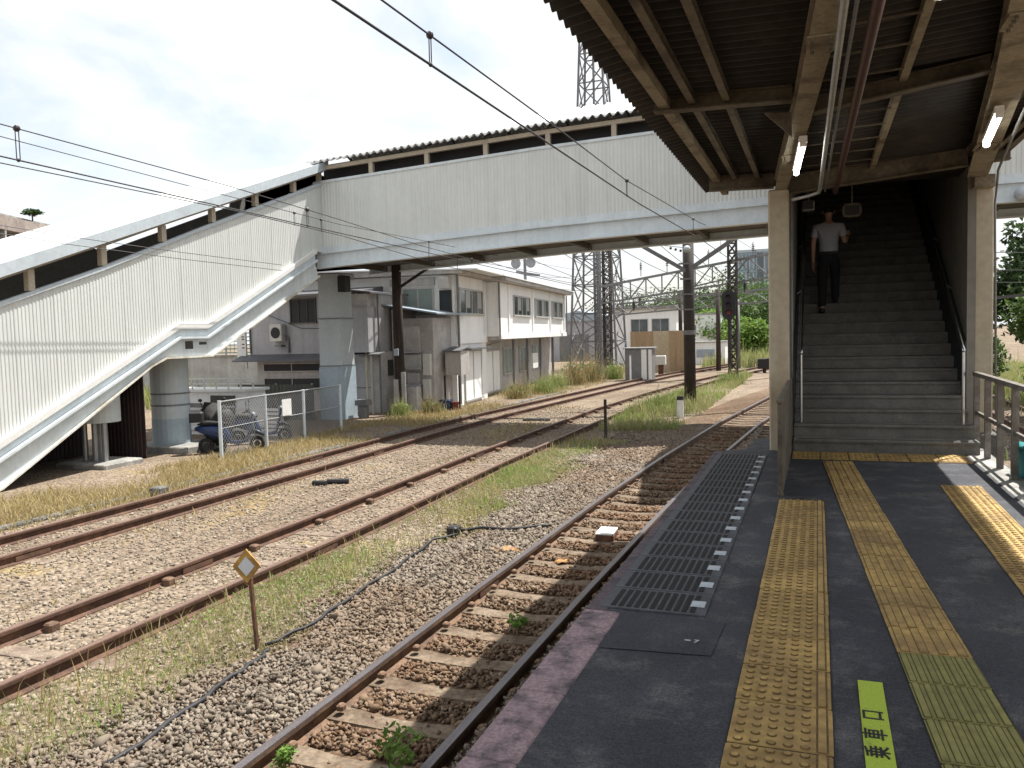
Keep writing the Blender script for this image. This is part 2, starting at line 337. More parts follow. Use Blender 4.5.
def thing(name, label, cat, loc=(0,0,0), group=None):
    o = bpy.data.objects.new(name, None); C.objects.link(o); o.location = loc; o['_o'] = tuple(loc); o.empty_display_size = .2
    return tag(o, label, cat, group)
def tag(o, label, cat, group=None):
    o['label'] = label; o['category'] = cat
    if group: o['group'] = group
    return o
def struct(o): o['kind'] = 'structure'; return o
def stuff(o, label, cat): o['kind'] = 'stuff'; return tag(o, label, cat)
def centre(o, p):
    """move the origin of a one-mesh thing to p"""
    me = o.data; me.transform(Matrix.Translation(-Vector(p))); o.location = Vector(p); return o
def copy_tree(o, parent=None):
    c = o.copy(); C.objects.link(c); c.parent = parent
    for ch in list(o.children): copy_tree(ch, c)
    return c
def npmesh(name, V, F, m, smooth=False):
    me = bpy.data.meshes.new(name); n = len(F); k = F.shape[1]
    me.vertices.add(len(V)); me.vertices.foreach_set('co', V.astype(np.float32).ravel())
    me.loops.add(n*k); me.loops.foreach_set('vertex_index', F.astype(np.int32).ravel())
    me.polygons.add(n); me.polygons.foreach_set('loop_start', np.arange(0, n*k, k, dtype=np.int32)); me.polygons.foreach_set('loop_total', np.full(n, k, dtype=np.int32))
    me.update(calc_edges=True); me.validate(); me.materials.append(m)
    o = bpy.data.objects.new(name, me); C.objects.link(o); o['_o'] = (0,0,0); return o
def lerp(a, b, t): return tuple(x+(y-x)*t for x, y in zip(a, b))

# ------------------------------------------------------------------ camera
f_px, yaw, pitch, roll, camh = 820., math.radians(20.5), math.radians(-3.5), math.radians(1.5), 1.62
fw = Vector((-math.sin(yaw)*math.cos(pitch), math.cos(yaw)*math.cos(pitch), math.sin(pitch)))
rt = Vector((math.cos(yaw), math.sin(yaw), 0)); up = rt.cross(fw)
r2 = rt*math.cos(roll) - up*math.sin(roll); u2 = rt*math.sin(roll) + up*math.cos(roll)
cd = bpy.data.cameras.new('camera'); cam = bpy.data.objects.new('camera', cd); C.objects.link(cam)
mw = Matrix((r2, u2, -fw)).transposed().to_4x4(); mw.translation = (0,0,camh); cam.matrix_world = mw
cd.sensor_width = 36; cd.lens = f_px*36/1024; cd.clip_end = 3000; cd.clip_start = .05; S.camera = cam

# ------------------------------------------------------------------ sky + sun
SUN = Vector((.25, .42, 1)).normalized()
w = bpy.data.worlds.new('World'); S.world = w; w.use_nodes = True
nt = w.node_tree; N = nt.nodes; L = nt.links; bg = N['Background']
sk = N.new('ShaderNodeTexSky'); sk.sky_type = 'NISHITA'; sk.sun_disc = False
sk.sun_elevation = math.asin(SUN.z); sk.sun_rotation = math.atan2(SUN.x, SUN.y); sk.air_density = 1.0; sk.dust_density = 2.0; sk.ozone_density = 1.0
tc = N.new('ShaderNodeTexCoord'); mp = N.new('ShaderNodeMapping'); mp.inputs['Scale'].default_value = (1.6, 1.6, 4.2); mp.inputs['Location'].default_value = (.35,.1,.2)
L.new(tc.outputs['Generated'], mp.inputs['Vector'])
nz = N.new('ShaderNodeTexNoise'); nz.inputs['Scale'].default_value = 1.5; nz.inputs['Detail'].default_value = 7; nz.inputs['Roughness'].default_value = .55; nz.inputs['Distortion'].default_value = .4
L.new(mp.outputs['Vector'], nz.inputs['Vector'])
mr = N.new('ShaderNodeMapRange'); mr.interpolation_type = 'SMOOTHSTEP'; mr.inputs['From Min'].default_value = .32; mr.inputs['From Max'].default_value = .56; mr.inputs['To Min'].default_value = .36; mr.inputs['To Max'].default_value = 1.0
L.new(nz.outputs['Fac'], mr.inputs['Value'])
mx = N.new('ShaderNodeMix'); mx.data_type = 'RGBA'; mx.inputs['B'].default_value = (9.4, 9.6, 9.8, 1)
L.new(mr.outputs['Result'], mx.inputs['Factor']); gn = N.new('ShaderNodeMix'); gn.data_type = 'RGBA'; gn.blend_type = 'MULTIPLY'; gn.inputs['Factor'].default_value = 1; gn.inputs['B'].default_value = (1.9, 1.85, 1.75, 1); L.new(sk.outputs['Color'], gn.inputs['A']); L.new(gn.outputs['Result'], mx.inputs['A']); L.new(mx.outputs['Result'], bg.inputs['Color'])
bg.inputs['Strength'].default_value = .06
sd = bpy.data.lights.new('sun', 'SUN'); so = bpy.data.objects.new('sun', sd); C.objects.link(so)
sd.energy = 4.9; sd.angle = math.radians(.53); sd.color = (1, .962, .90); so.rotation_euler = SUN.to_track_quat('Z', 'Y').to_euler()
so.location = (0,0,30)
S.view_settings.view_transform = 'Standard'; S.view_settings.look = 'None'; S.view_settings.exposure = .95; S.view_settings.gamma = 1
S.render.engine = 'CYCLES'

# ------------------------------------------------------------------ ground
def interp(tab, y):
    ys = [t[0] for t in tab]; return float(np.interp(y, ys, [t[1] for t in tab]))
T1 = [(-6,-2.88),(4,-2.86),(8,-2.82),(12.6,-2.72),(17,-2.52),(24,-2.08),(33,-1.2),(42,.2),(52,2.4),(62,5.2),(75,9.6)]
T2 = [(-6,-6.75),(5,-6.66),(10,-6.62),(16,-6.75),(22,-6.75),(28,-6.72),(35,-6.35),(42,-5.75),(51,-4.5),(60,-3.0),(70,-.7),(82,2.9),(100,9)]
T3 = [(-6,-10.3),(8,-10.32),(15,-10.35),(21,-10.45),(26,-10.3),(34,-9.75),(42,-9.15),(48,-8.6),(54,-7.75),(62,-6.2),(72,-3.6),(84,.2),(100,6)]
T4 = [(-6,5.35),(20,5.35),(40,5.4),(60,5.9),(90,7.5)]
g = MB()
g.add([(-400,-120,GZ),(400,-120,GZ),(400,700,GZ),(-400,700,GZ)], [(0,1,2,3)])
struct(g.build('ground', 'ground'))
# ballast shoulder under track 1 as a low bed, so that the stones lie on something raised
bed = MB(); ys = np.arange(-5, 70, 1.0)
for k in range(len(ys)-1):
    a, b = ys[k], ys[k+1]; ca, cb = interp(T1,a), interp(T1,b)
    for (l0,z0,l1,z1) in ((-2.0,GZ+.002,-1.2,GZ+.07),(-1.2,GZ+.07,-.63,GZ+.07),(-.63,GZ+.07,-.52,GZ+.003),(-.52,GZ+.003,.52,GZ+.003),(.52,GZ+.003,1.55,GZ+.02)):
        bed.add([(ca+l0,a,z0),(ca+l1,a,z1),(cb+l1,b,z1),(cb+l0,b,z0)], [(0,1,2,3)])
struct(bed.build('ballast_bed', ground_mat('ballast_base', ((.13,.085,.055),(.23,.175,.125)), ((.11,.065,.038),(.19,.125,.08)), 15)))

# scattered stones ---------------------------------------------------------
ICO_V = []; p_ = (1+5**.5)/2
for a in (-1,1):
    for b in (-p_,p_): ICO_V += [(a,b,0),(0,a,b),(b,0,a)]
ICO_V = np.array(ICO_V, float); ICO_V /= np.linalg.norm(ICO_V[0])
from itertools import combinations
ed = lambda i,j: abs(np.linalg.norm(ICO_V[i]-ICO_V[j]) - 2/math.sqrt(1+p_*p_)) < .02
ICO_F = np.array([t for t in combinations(range(12),3) if ed(t[0],t[1]) and ed(t[1],t[2]) and ed(t[0],t[2])])
for k, t in enumerate(ICO_F):
    n = np.cross(ICO_V[t[1]]-ICO_V[t[0]], ICO_V[t[2]]-ICO_V[t[0]])
    if n @ ICO_V[t[0]] < 0: ICO_F[k] = t[::-1]
def stones(name, P, size, m):
    n = len(P); r = size*(rng.lognormal(0,.32,n))
    ax = rng.normal(size=(n,3,3)); q, _ = np.linalg.qr(ax)
    sc = np.stack([np.ones(n), rng.uniform(.6,1,n), rng.uniform(.4,.75,n)],1)*r[:,None]
    cube = np.array([(x,y,z) for z in (-1,1) for (x,y) in ((-1,-1),(1,-1),(1,1),(-1,1))], float)*.72
    V = (cube[None]*rng.uniform(.45,1.2,(n,8,1))+rng.normal(0,.12,(n,8,3)))*sc[:,None,:]
    V = np.einsum('nij,nkj->nki', q, V) + P[:,None,:]
    T_ = np.array([(0,2,1),(0,3,2),(4,5,6),(4,6,7),(0,1,5),(0,5,4),(1,2,6),(1,6,5),(2,3,7),(2,7,6),(3,0,4),(3,4,7)])
    F = (T_[None] + (np.arange(n)*8)[:,None,None]).reshape(-1,3)
    return npmesh(name, V.reshape(-1,3), F, m)
def interpv(tab, y): return np.interp(y, [t[0] for t in tab], [t[1] for t in tab])
n = 105000
Y = 1.6 + 22*rng.random(n)**1.5; X = rng.uniform(-5.15, -1.42, n)
lat = X - interpv(T1, Y); edge = -2.15 + .35*np.sin(Y*1.3) + .25*np.sin(Y*3.1+1)
ok = (lat > edge) | (rng.random(n) < .16); X, Y, lat = X[ok], Y[ok], lat[ok]
slp = lambda y: np.abs(((y/.6) % 1) - .5) < .235
Z = np.where(np.abs(lat) < .57, GZ+.016, GZ+.012 + np.clip((2.0-np.abs(lat))/.75,0,1)*.07)
Z = Z + rng.uniform(-.012,.02,len(X))
on = slp(Y) & (np.abs(lat) < .60)
ok = (~on) | (rng.random(len(X)) < .02)
ok &= np.abs(np.abs(lat) - .565) > .085
X, Y, Z = X[ok], Y[ok], Z[ok]
lat = X-interpv(T1,Y); ins = np.abs(lat) < .62; PP = np.stack([X,Y,Z],1); sz = .0180+.00055*Y
stuff(stones('ballast_stones', PP[~ins], sz[~ins], M['stone']), 'loose grey brown ballast stones beside the near track', 'ballast')
stuff(stones('ballast_stones', PP[ins], sz[ins], M['ruststone']), 'rust stained brown ballast between the near rails', 'ballast')
n = 26000
Y = 3.5 + 26*rng.random(n)**1.3; X = rng.uniform(-12.2,-5.2, n)
ok = np.ones(n, bool)
for T in (T2,T3): ok &= np.abs(np.abs(X-interpv(T,Y))-.565) > .09
X, Y = X[ok], Y[ok]
stuff(stones('gravel_stones', np.stack([X,Y,np.full(len(X),GZ+.004)],1), .021, M['gravel']), 'pale tan gravel strewn between the two far tracks', 'gravel')
n = 5000; Y = rng.uniform(4,30,n); X = rng.uniform(2.05,6.5,n)
stuff(stones('gravel_stones', np.stack([X,Y,np.full(n,GZ+.01)],1), .035, M['gravel']), 'sunlit gravel beyond the railing on the right', 'gravel')

# ------------------------------------------------------------------ tracks
def rail_mesh(parent, tab, off, y0, y1, label=None, old=False):
    """flat-bottomed rail swept along the curve"""
    prof = [(-.0325,0),(.0325,0),(.0345,-.012),(.0345,-.038),(.010,-.052),(.008,-.118),(.0625,-.138),(.0625,-.15),(-.0625,-.15),(-.0625,-.138),(-.008,-.118),(-.010,-.052),(-.0345,-.038),(-.0345,-.012)]
    n = len(prof); b = MB(); ys = np.arange(y0, y1+.01, 1.0); rows = []
    for y in ys:
        dx = (interp(tab,y+.6)-interp(tab,y-.6))/1.2; c = interp(tab,y)
        nx, ny = 1/math.hypot(1,dx), -dx/math.hypot(1,dx)
        rows.append([(c+(off+p)*nx, y+(off+p)*ny, -1.05+z) for p, z in prof])
    vs = [p for r in rows for p in r]; fs = []; mi = []
    for k in range(len(ys)-1):
        for i in range(n):
            fs.append((k*n+i, k*n+(i+1)%n, (k+1)*n+(i+1)%n, (k+1)*n+i)); mi.append(0 if i in (0,1,13) else 1)
    b.add(vs, fs); b.mi = mi
    o = b.build('rail', ['railold' if old else 'railtop', 'railrust' if old else 'railsidedk'], parent)
    for k in range(3):
        y = 5.6+k*9.3+(1.1 if off > 0 else 0)+(abs(off)*31 % 3); c = interp(tab,y)+off; q = MB(); q.T = Matrix.Translation((c,y,0)) @ Matrix.Rotation(-math.atan((interp(tab,y+.6)-interp(tab,y-.6))/1.2),4,'Z')
        q.bev(.008,.03,-.26,.26,-1.165,-1.10,.004); f_ = q.build('fishplate','railrust',parent); f_.parent = o; f_.location = (0,0,0)
    return o
# track 1: concrete sleepers, thinner in the middle
t1 = thing('railway_track', 'near railway track with shiny rails and pale sleepers beside the platform', 'railway track', (-2.86,0,GZ))
for s in (-1,1): rail_mesh(t1, T1, s*.565, -4, 72)
def sleeper_mb(c, y, ang, tilt=0):
    b = MB(); b.T = Matrix.Translation((c,y,0)) @ Matrix.Rotation(ang,4,'Z')
    xs = [-1.0,-.72,-.40,-.15,.15,.40,.72,1.0]; hw = [.11,.125,.115,.095,.095,.115,.125,.11]; zt = [-1.165,-1.163,-1.172,-1.188,-1.188,-1.172,-1.163,-1.165]
    vs = []; fs = []
    for x, h, z in zip(xs, hw, zt): vs += [(x,-h,-1.26),(x,h,-1.26),(x,h*.9,z),(x,-h*.9,z)]
    for k in range(len(xs)-1):
        for i in range(4): fs.append((4*k+i,4*k+(i+1)%4,4*k+4+(i+1)%4,4*k+4+i))
    fs += [(0,1,2,3),(4*len(xs)-1,4*len(xs)-2,4*len(xs)-3,4*len(xs)-4)]
    return b.add(vs, fs)
clip_me = None
for k in range(5, 90):
    y = k*.6+.3*0 + .3
    dx = (interp(T1,y+.6)-interp(T1,y-.6))/1.2
    o = sleeper_mb(interp(T1,y), y, -math.atan(dx)+random.uniform(-.012,.012)).build('sleeper', 'sleeper', t1)
    if y < 17.5 and y > 3.5:
        for x in (-.65,-.48,.48,.65):
            if clip_me is None:
                c_ = MB().bev(-.028,.028,-.035,.035,-.085,-.04,.012).build('rail_clip','railsidedk'); clip_me = c_.data
            else: c_ = bpy.data.objects.new('rail_clip',clip_me); C.objects.link(c_)
            c_.parent = o; c_['_o'] = (0,0,0); c_.location = (interp(T1,y)+x+2.86,y,-1.05-GZ)
t2 = thing('railway_track', 'middle railway track of two rusty rails half buried in gravel and grass', 'railway track', (-6.66,0,GZ))
for s in (-1,1): rail_mesh(t2, T2, s*.56, -4, 96, old=True)
t3 = thing('railway_track', 'farthest rusty railway track running past the white building', 'railway track', (-10.32,0,GZ))
for s in (-1,1): rail_mesh(t3, T3, s*.52, -4, 96, old=True)
t4 = thing('railway_track', 'rusty railway track behind the railing at the right edge', 'railway track', (5.35,0,GZ))
for s in (-1,1): rail_mesh(t4, T4, s*.56, 6, 88, old=True)
for T, th, w_ in ((T2,t2,1.0),(T3,t3,.95),(T4,t4,1.0)):
    for k in range(62):
        y = 3+k*.78+random.uniform(-.05,.05)
        if random.random() < .3: continue
        b = MB(); b.T = Matrix.Translation((interp(T,y),y,0)) @ Matrix.Rotation(random.uniform(-.03,.03)-math.atan((interp(T,y+.6)-interp(T,y-.6))/1.2),4,'Z')
        b.bev(-w_,w_,-.1,.1,GZ-.05,GZ+.004+random.uniform(-.006,.008),.003).build('sleeper', 'sleeperold', th)
for k in range(26):
    y = 4.3+k*1.55; c = interp(T2,y)-.56+.10
    MB().bev(c-.07,c+.045,y-.06,y+.06,GZ-.02,GZ+.085,.015).build('rail_chair', 'railsidedk', t2)

# items lying in the near track
b = thing('track_beacon', 'white topped rectangular beacon box fixed between the near rails', 'beacon', (-2.7,10.75,GZ))
q = MB(); q.T = Matrix.Translation((-2.7,10.75,0)) @ Matrix.Rotation(.05,4,'Z'); q.bev(-.125,.125,-.20,.20,-1.19,-1.10,.02).build('base', 'rust', b)
q = MB(); q.T = Matrix.Translation((-2.7,10.75,0)) @ Matrix.Rotation(.05,4,'Z'); q.bev(-.12,.12,-.195,.195,-1.10,-1.078,.008).build('cover', 'whitepaint', b)
for (x,y,r,lab) in ((-3.72,9.55,.20,'orange painted patch on a sleeper end left of the near rail'),(-2.95,9.4,.10,'small orange paint splash on the ballast between the near rails')):
    q = MB(); pts = [(x+r*random.uniform(.45,1.15)*math.cos(a),y+r*.7*random.uniform(.45,1.15)*math.sin(a),(-1.11 if x < -3.4 else -1.165)) for a in np.linspace(0,2*PI,15)[:-1]]
    centre(tag(q.prism(pts,(.02,.01,.014)).build('painted_stone','orange'),lab,'paint mark'),(x,y,-1.085))
def cable(name, lab, pts, r):
    P = []
    for a, b_ in zip(pts[:-1], pts[1:]):
        for t in np.linspace(0,1,6)[:-1]: P.append((a[0]+(b_[0]-a[0])*t+.02*math.sin(9*t+a[1]), a[1]+(b_[1]-a[1])*t, a[2]+(b_[2]-a[2])*t))
    P.append(pts[-1]); o = MB().tube(P, r, 8).build(name,'cable',smooth=True); centre(tag(o,lab,'cable'),pts[0]); return o
cable('cable','thick black cable snaking over the ballast to the diamond sign',[(-4.35,3.9,GZ+.075),(-4.42,4.7,GZ+.075),(-4.52,5.35,GZ+.07),(-4.55,5.75,GZ+.06),(-4.62,5.95,GZ+.06)],.021)
cable('cable','long thin black cable along the edge of the grass beyond the sign',[(-4.72,6.05,GZ+.05),(-4.6,6.6,GZ+.07),(-4.68,7.4,GZ+.065),(-4.75,8.6,GZ+.06),(-4.9,9.9,GZ+.06),(-4.72,10.3,GZ+.05)],.017)
cable('cable','black cable crossing the ballast towards the near rail',[(-4.78,10.5,GZ+.05),(-4.45,10.6,GZ+.09),(-4.05,10.55,GZ+.10),(-3.6,10.75,GZ+.13),(-3.5,10.8,GZ+.13)],.02)
o = MB().bev(-4.9,-4.74,10.3,10.48,GZ-.02,GZ+.14,.02).build('junction_box','dark'); centre(tag(o,'small dark junction box where the cables meet in the grass','box'),(-4.82,10.4,GZ))
def pipepiece(x,y,l,a,lab,m='dark',r=.05):
    d = Vector((math.cos(a),math.sin(a),0))*l/2; o = MB().cyl(Vector((x,y,GZ+r))-d,Vector((x,y,GZ+r))+d,r,n=8).build('pipe_offcut',m,smooth=False); centre(tag(o,lab,'pipe'),(x,y,GZ))
q = cam.location
pipepiece(-8.75,13.6,.42,.35,'longer dark pipe offcut lying in the gravel beside the middle track')
pipepiece(-9.0,13.35,.28,.1,'shorter dark pipe offcut touching the end of the longer one')
pipepiece(-8.5,24.9,.9,.2,'dark bar lying between the far tracks just past the bridge shadow','darkconc',.05)
o = MB().bev(-11.55,-11.3,11.65,11.9,GZ-.05,GZ+.17,.02).build('concrete_stub','darkconc'); centre(tag(o,'small square concrete stub in the dry grass by the farthest track','concrete block'),(-11.4,11.8,GZ))
b = MB()
for k in range(30):
    y0_, y1_ = 7.5+k*1.0, 8.46+k*1.0
    b.bev(-11.95+.02*k,-11.78+.02*k,y0_,y1_,GZ-.05,GZ+.05,.02)
tag(b.build('cable_trough','darkconc'),'low concrete trough of slabs along the far edge of the farthest track','cable trough')

# diamond sign
s = thing('diamond_sign','rusty yellow diamond sign on a thin post in the grass by the near track','track sign',(-4.8,6.02,GZ))
MB().bar((-4.80,6.03,GZ-.05),(-4.845,6.03,-.54),.03,.03,(0,1,0)).build('post','rust',s)
def diamond(b, cx, y, cz, r, d): return b.prism([(cx-r*.82,y,cz),(cx,y,cz-r),(cx+r*.82,y,cz),(cx,y,cz+r)],(0,d,0))
b = MB(); b.T = Matrix.Translation((-4.86,6.0,-.42)) @ Matrix.Rotation(.33,4,'Z') 
diamond(b,0,0,0,.158,.022).build('frame','rustyellow',s)
b = MB(); b.T = Matrix.Translation((-4.86,6.0,-.42)) @ Matrix.Rotation(.33,4,'Z'); diamond(b,0,-.006,0,.092,.008).build('plate','signgrey',s)
# marker posts
s = thing('marker_post','short white distance marker with black top at the foot of the dark pole','marker',(-4.12,26.3,GZ))
MB().cyl((-4.12,26.3,GZ),(-4.12,26.3,-.62),.11,.10,10).build('post','whitepaint',s); MB().cyl((-4.12,26.3,-.62),(-4.12,26.3,-.5),.12,.10,10).build('cap','dark',s)
o = MB().bar((-5.2,20.8,GZ),(-5.2,20.8,-.15),.08,.06).build('stake','wood'); centre(tag(o,'thin dark wooden stake in the bridge shadow','stake'),(-5.2,20.8,GZ))

# ------------------------------------------------------------------ platform
PX0, PX1 = -1.27, 1.98
poly = [(PX0,-4,0),(PX1,-4,0),(PX1,11.75,0),(1.82,11.75,0),(1.82,12.4,0),(-.84,12.4,0),(-.9,11.25,0),(PX0,11.05,0)]
b = MB(); b.prism([(x,y,-.12) for x,y,_ in poly],(0,0,.12)); struct(b.build('platform','asphalt'))
inn = [(PX0+.16,-3.9,0),(PX1-.14,-3.9,0),(PX1-.14,11.6,0),(-.88,11.6,0),(-.95,10.9,0),(PX0+.16,10.9,0)]
b = MB(); b.prism([(x,y,GZ-.05) for x,y,_ in inn],(0,0,1.129-.003)); struct(b.build('platform_wall','darkconc'))
# coping stones along the edge (structure, part of the platform)
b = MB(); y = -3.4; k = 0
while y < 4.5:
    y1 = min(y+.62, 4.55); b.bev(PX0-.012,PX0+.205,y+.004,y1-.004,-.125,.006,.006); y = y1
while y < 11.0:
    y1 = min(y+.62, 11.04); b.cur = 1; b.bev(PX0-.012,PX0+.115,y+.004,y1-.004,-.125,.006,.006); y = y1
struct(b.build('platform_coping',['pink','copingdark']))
b = MB(); b.add([(-1.06,4.0,.004),(-.5,4.05,.004),(-.48,4.55,.004),(-1.06,4.55,.004)],[(0,1,2,3)])
struct(b.build('platform_patch','patch'))
b = MB(); y = 2.0
while y < 11.6: b.bev(1.70,1.965,y+.004,y+.616,-.02,.005,.004); y += .62
struct(b.build('platform_edge_slabs','concrete'))
# grating panels
gp = None
for k in range(16):
    y0 = 4.60 + k*.385
    if gp is None:
        gp = thing('grating_panel','dark slotted grating panel with a white square set in the platform edge','grating',(0,0,0),'grating panels along the platform edge')
        b = MB(); b.bev(PX0+.06,-.60,.004,.381,-.03,.010,.004); b.build('panel','grate',gp)
        b = MB()
        for i in range(11): x = PX0+.12+i*.046; b.box(x,x+.028,.035,.345,-.006,.0125)
        b.build('slots','slot',gp)
        b = MB(); b.bev(-.70,-.62,.135,.235,.006,.0145,.002); b.build('marker','marker',gp)
        g0 = gp
    else: gp = copy_tree(g0)
    gp.location = (0,y0,0)
# tactile paving ---------------------------------------------------------
def tactile(name, lab, P, wid, length, blk, kind, m, m2=None, split=0):
    """P = matrix taking strip space (x across 0..wid, y along 0..length) to the platform"""
    b = MB(); b.T = P; d = b
    y = 0; k = 0
    while y < length-.05:
        y1 = min(y+blk, length); b.cur = 1 if (m2 and y < split) else 0
        jit = random.uniform(-.002,.002)
        b.bev(.004+jit,wid-.004+jit,y+.006,y1-.006,-.01,.009+random.uniform(-.0008,.0008),.004)
        if kind == 'dots':
            nx = 5; ny = 6
            for i in range(nx):
                for j in range(ny):
                    cx, cy = .045+i*(wid-.15)/(nx-1), y+(j+.5)*blk/ny
                    if cy > y1-.02: continue
                    n_ = 8; vs = []
                    for (r,z) in ((.0205,.0102),(.0185,.0108),(.015,.0145),(.010,.0165)):
                        for q in range(n_): vs.append((cx+r*math.cos(2*PI*q/n_),cy+r*math.sin(2*PI*q/n_),z))
                    fs = [(8*u+q,8*u+(q+1)%8,8*u+8+(q+1)%8,8*u+8+q) for u in range(3) for q in range(8)]+[tuple(range(24,32))]
                    d.add(vs,fs); d.mi[-25:-1-8] = [3+b.cur]*16
            kk = b.cur; b.cur = 3+kk; d.bev(wid-.066,wid-.020,y+.009,y1-.009,.006,.0106,.0008); b.cur = kk
            d.bev(wid-.058,wid-.028,y+.012,y1-.012,.0085,.0155,.004)
        else:
            nb = 7 if d.cur else 4
            for i in range(nb):
                cx = wid*(i+.5)/nb; hw = .012 if d.cur else .018
                kk = b.cur; b.cur = 3+kk; d.bev(cx-hw-.005,cx+hw+.005,y+.010,y1-.010,.006,.0106,.0008); b.cur = kk
                d.bev(cx-hw,cx+hw,y+.014,y1-.014,.0085,.0155,.004)
        y = y1; k += 1
    b.cur = 2; b.box(0,wid,0,length,-.02,.004)
    t = centre(b.build(name,[m,m2 or m,'joint','grimeshade','olivegrimeshade']),tuple(P.translation)); tag(t,lab,'tactile paving')
    return t
tactile('tactile_paving','worn yellow dotted tactile strip next to the dark gratings',Matrix.Translation((-.345,1.2,0)),.40,6.85,.40,'dots','yellow')
a_ = math.atan2(.62-.215, 2.2-10.4)
A0 = Vector((.64,2.2,0)); A1 = Vector((.215,10.4,0)); u = (A1-A0).normalized(); v = Vector((u.y,-u.x,0))
P = Matrix((( v.x,u.x,0,A0.x-v.x*.17),(v.y,u.y,0,A0.y-v.y*.17),(0,0,1,0),(0,0,0,1)))
tactile('tactile_paving','long ribbed yellow guide strip to the stairs, olive tiles at its near end',P,.34,(A1-A0).length,.36,'bars','yellow','olive',1.98)
tactile('tactile_paving','yellow tactile strip along the railing on the right partly in sunlight',Matrix.Translation((1.13,3.0,0)),.37,6.05,.37,'dots','yellow')
P = Matrix(((0,1,0,-.31),(-1,0,0,11.14),(0,0,1,0.001),(0,0,0,1)))
tactile('tactile_paving','short yellow dotted tactile strip across the foot of the stairs',P,.62,1.98,.33,'dots','yellow')
# lime floor sticker
s = thing('floor_sticker','bright lime floor sticker lettered in black on the asphalt','sticker',(.22,3.5,0))
MB().prism([(.155,2.35,.0042),(.262,2.35,.0042),(.268,3.95,.0042),(.165,3.95,.0042)],(0,0,.003)).build('sheet','lime',s)
def text(body, size, M4, parent, m, name='lettering', ext=.0008):
    cu = bpy.data.curves.new(name,'FONT'); cu.body = body; cu.size = size; cu.align_x = 'CENTER'; cu.align_y = 'CENTER'; cu.extrude = ext; cu.offset = size*.012
    o = bpy.data.objects.new(name,cu); C.objects.link(o); bpy.context.view_layer.update()
    me = bpy.data.meshes.new_from_object(o.evaluated_get(bpy.context.evaluated_depsgraph_get())); bpy.data.objects.remove(o)
    me.transform(M4); me.materials.clear(); me.materials.append(M[m])
    t = bpy.data.objects.new(name,me); C.objects.link(t); off = Vector(parent['_o']); me.transform(Matrix.Translation(-off)); t.parent = parent; t['_o'] = parent['_o']; return t
# text right = +Y, text up = -X
for chs, y in (('\u4e57',3.285),('\u8eca',3.43),('\u53e3',3.60)):
    R_ = Matrix(((0,-1,0,.213),(1,0,0,y),(0,0,1,.0082),(0,0,0,1))); text(chs,.098,R_,s,'ink')
s = thing('floor_mark','small faint white floor mark beside the gratings','floor mark',(-.6,4.2,.004))
MB().box(-.655,-.625,4.215,4.228,.0045,.006).build('dash','chalk',s)
text('7',.055,Matrix(((1,0,0,-.595),(0,1,0,4.215),(0,0,1,.0055),(0,0,0,1))),s,'chalk')

# ------------------------------------------------------------------ station stairs
RI, TR, SY, NS = .165, .30, 11.2, 29
SX0, SX1 = -.30, 1.80
st = thing('station_stairs','dark covered concrete staircase rising from the platform to the footbridge','stairs',(.75,SY,0))
for i in range(NS):
    y, z = SY+i*TR, i*RI
    x1 = 1.84 if i < 2 else SX1
    b = MB(); b.cur = 0; b.box(SX0,x1,y+.012,y+TR+.02,z-.12 if i else 0,z+RI-.035)
    b.bev(SX0+.001,x1-.001,y-.014,y+TR+.016,z+RI-.035,z+RI,.008)
    b.cur = 1; b.box(SX0+.04,x1-.04,y+.0,y+.045,z+RI-.001,z+RI+.003)
    b.build('step',['step','stepedge'],st)
YT = SY+NS*TR; ZT = NS*RI
b = MB(); b.box(SX0,SX1,YT,22.96,ZT-.2,ZT-.002); b.build('landing','step',st)
sl = RI/TR
b = MB(); b.prism([(-1.12,15.6,5.16),(-1.12,19.9,7.52),(-1.12,22.94,7.52),(-1.12,22.94,7.60),(-1.12,19.9,7.60),(-1.12,15.6,5.24)],(2.9,0,0)); b.build('added_shade_roof','sheet',st)  # unseen wider slab, added to throw shade on the near track
def wallpoly(x, d, y0, lo, hi, name, m):
    zl = lambda y: min(max((y-SY)*sl,0),ZT)
    def ceil(y): return 3.62 if y < 13 else min(3.62+(y-13)*sl, 7.35)
    ys_ = [y0,13,YT,22.94]
    bot = [(x,y,zl(y)+lo) for y in ys_]; top = [(x,y,(ceil(y) if hi is None else zl(y)+hi)) for y in reversed(ys_)]
    MB().prism(bot+top,(d,0,0)).build(name,m,st)
wallpoly(SX1+.022,.10,12.12,-.45,None,'side_wall','stairwall')
wallpoly(SX0-.12,.10,11.52,-.45,None,'side_wall','stairwall')
wallpoly(SX1+.002,.018,12.12,-.1,.86,'dado','greendado')
wallpoly(SX0-.018,.016,11.52,-.1,.86,'dado','greendado')
b = MB(); b.prism([(SX0-.14,11.62,3.64),(SX0-.14,13,3.64),(SX0-.14,19.9,7.40),(SX0-.14,22.94,7.40),(SX0-.14,22.94,7.5),(SX0-.14,19.9,7.5),(SX0-.14,13,3.74),(SX0-.14,11.62,3.74)],(SX1-SX0+.28,0,0)); b.build('roof','sheet',st)
for x, lab in ((1.71,None),(-.21,None)):
    h = MB(); pts = [(x,11.56,RI*2+.93)]+[(x,11.7+t,RI*2+.99+t*sl) for t in np.linspace(0,7.6,12)]
    o = h.tube(pts,.021,8).build('handrail','steel',st,smooth=True)
    pb = MB(); pb.cyl((x,11.60,RI*2),(x,11.60,RI*2+.95),.02,n=8)
    for t in np.arange(1.6,7.5,1.5): pb.cyl((x,11.7+t,RI*2+.97+t*sl),(x+(.09 if x > 0 else -.09),11.7+t,RI*2+.9+t*sl),.009,n=6)
    c_ = pb.build('handrail_post','steel'); c_.data.transform(Matrix.Translation(-Vector(st['_o']))); c_.parent = o
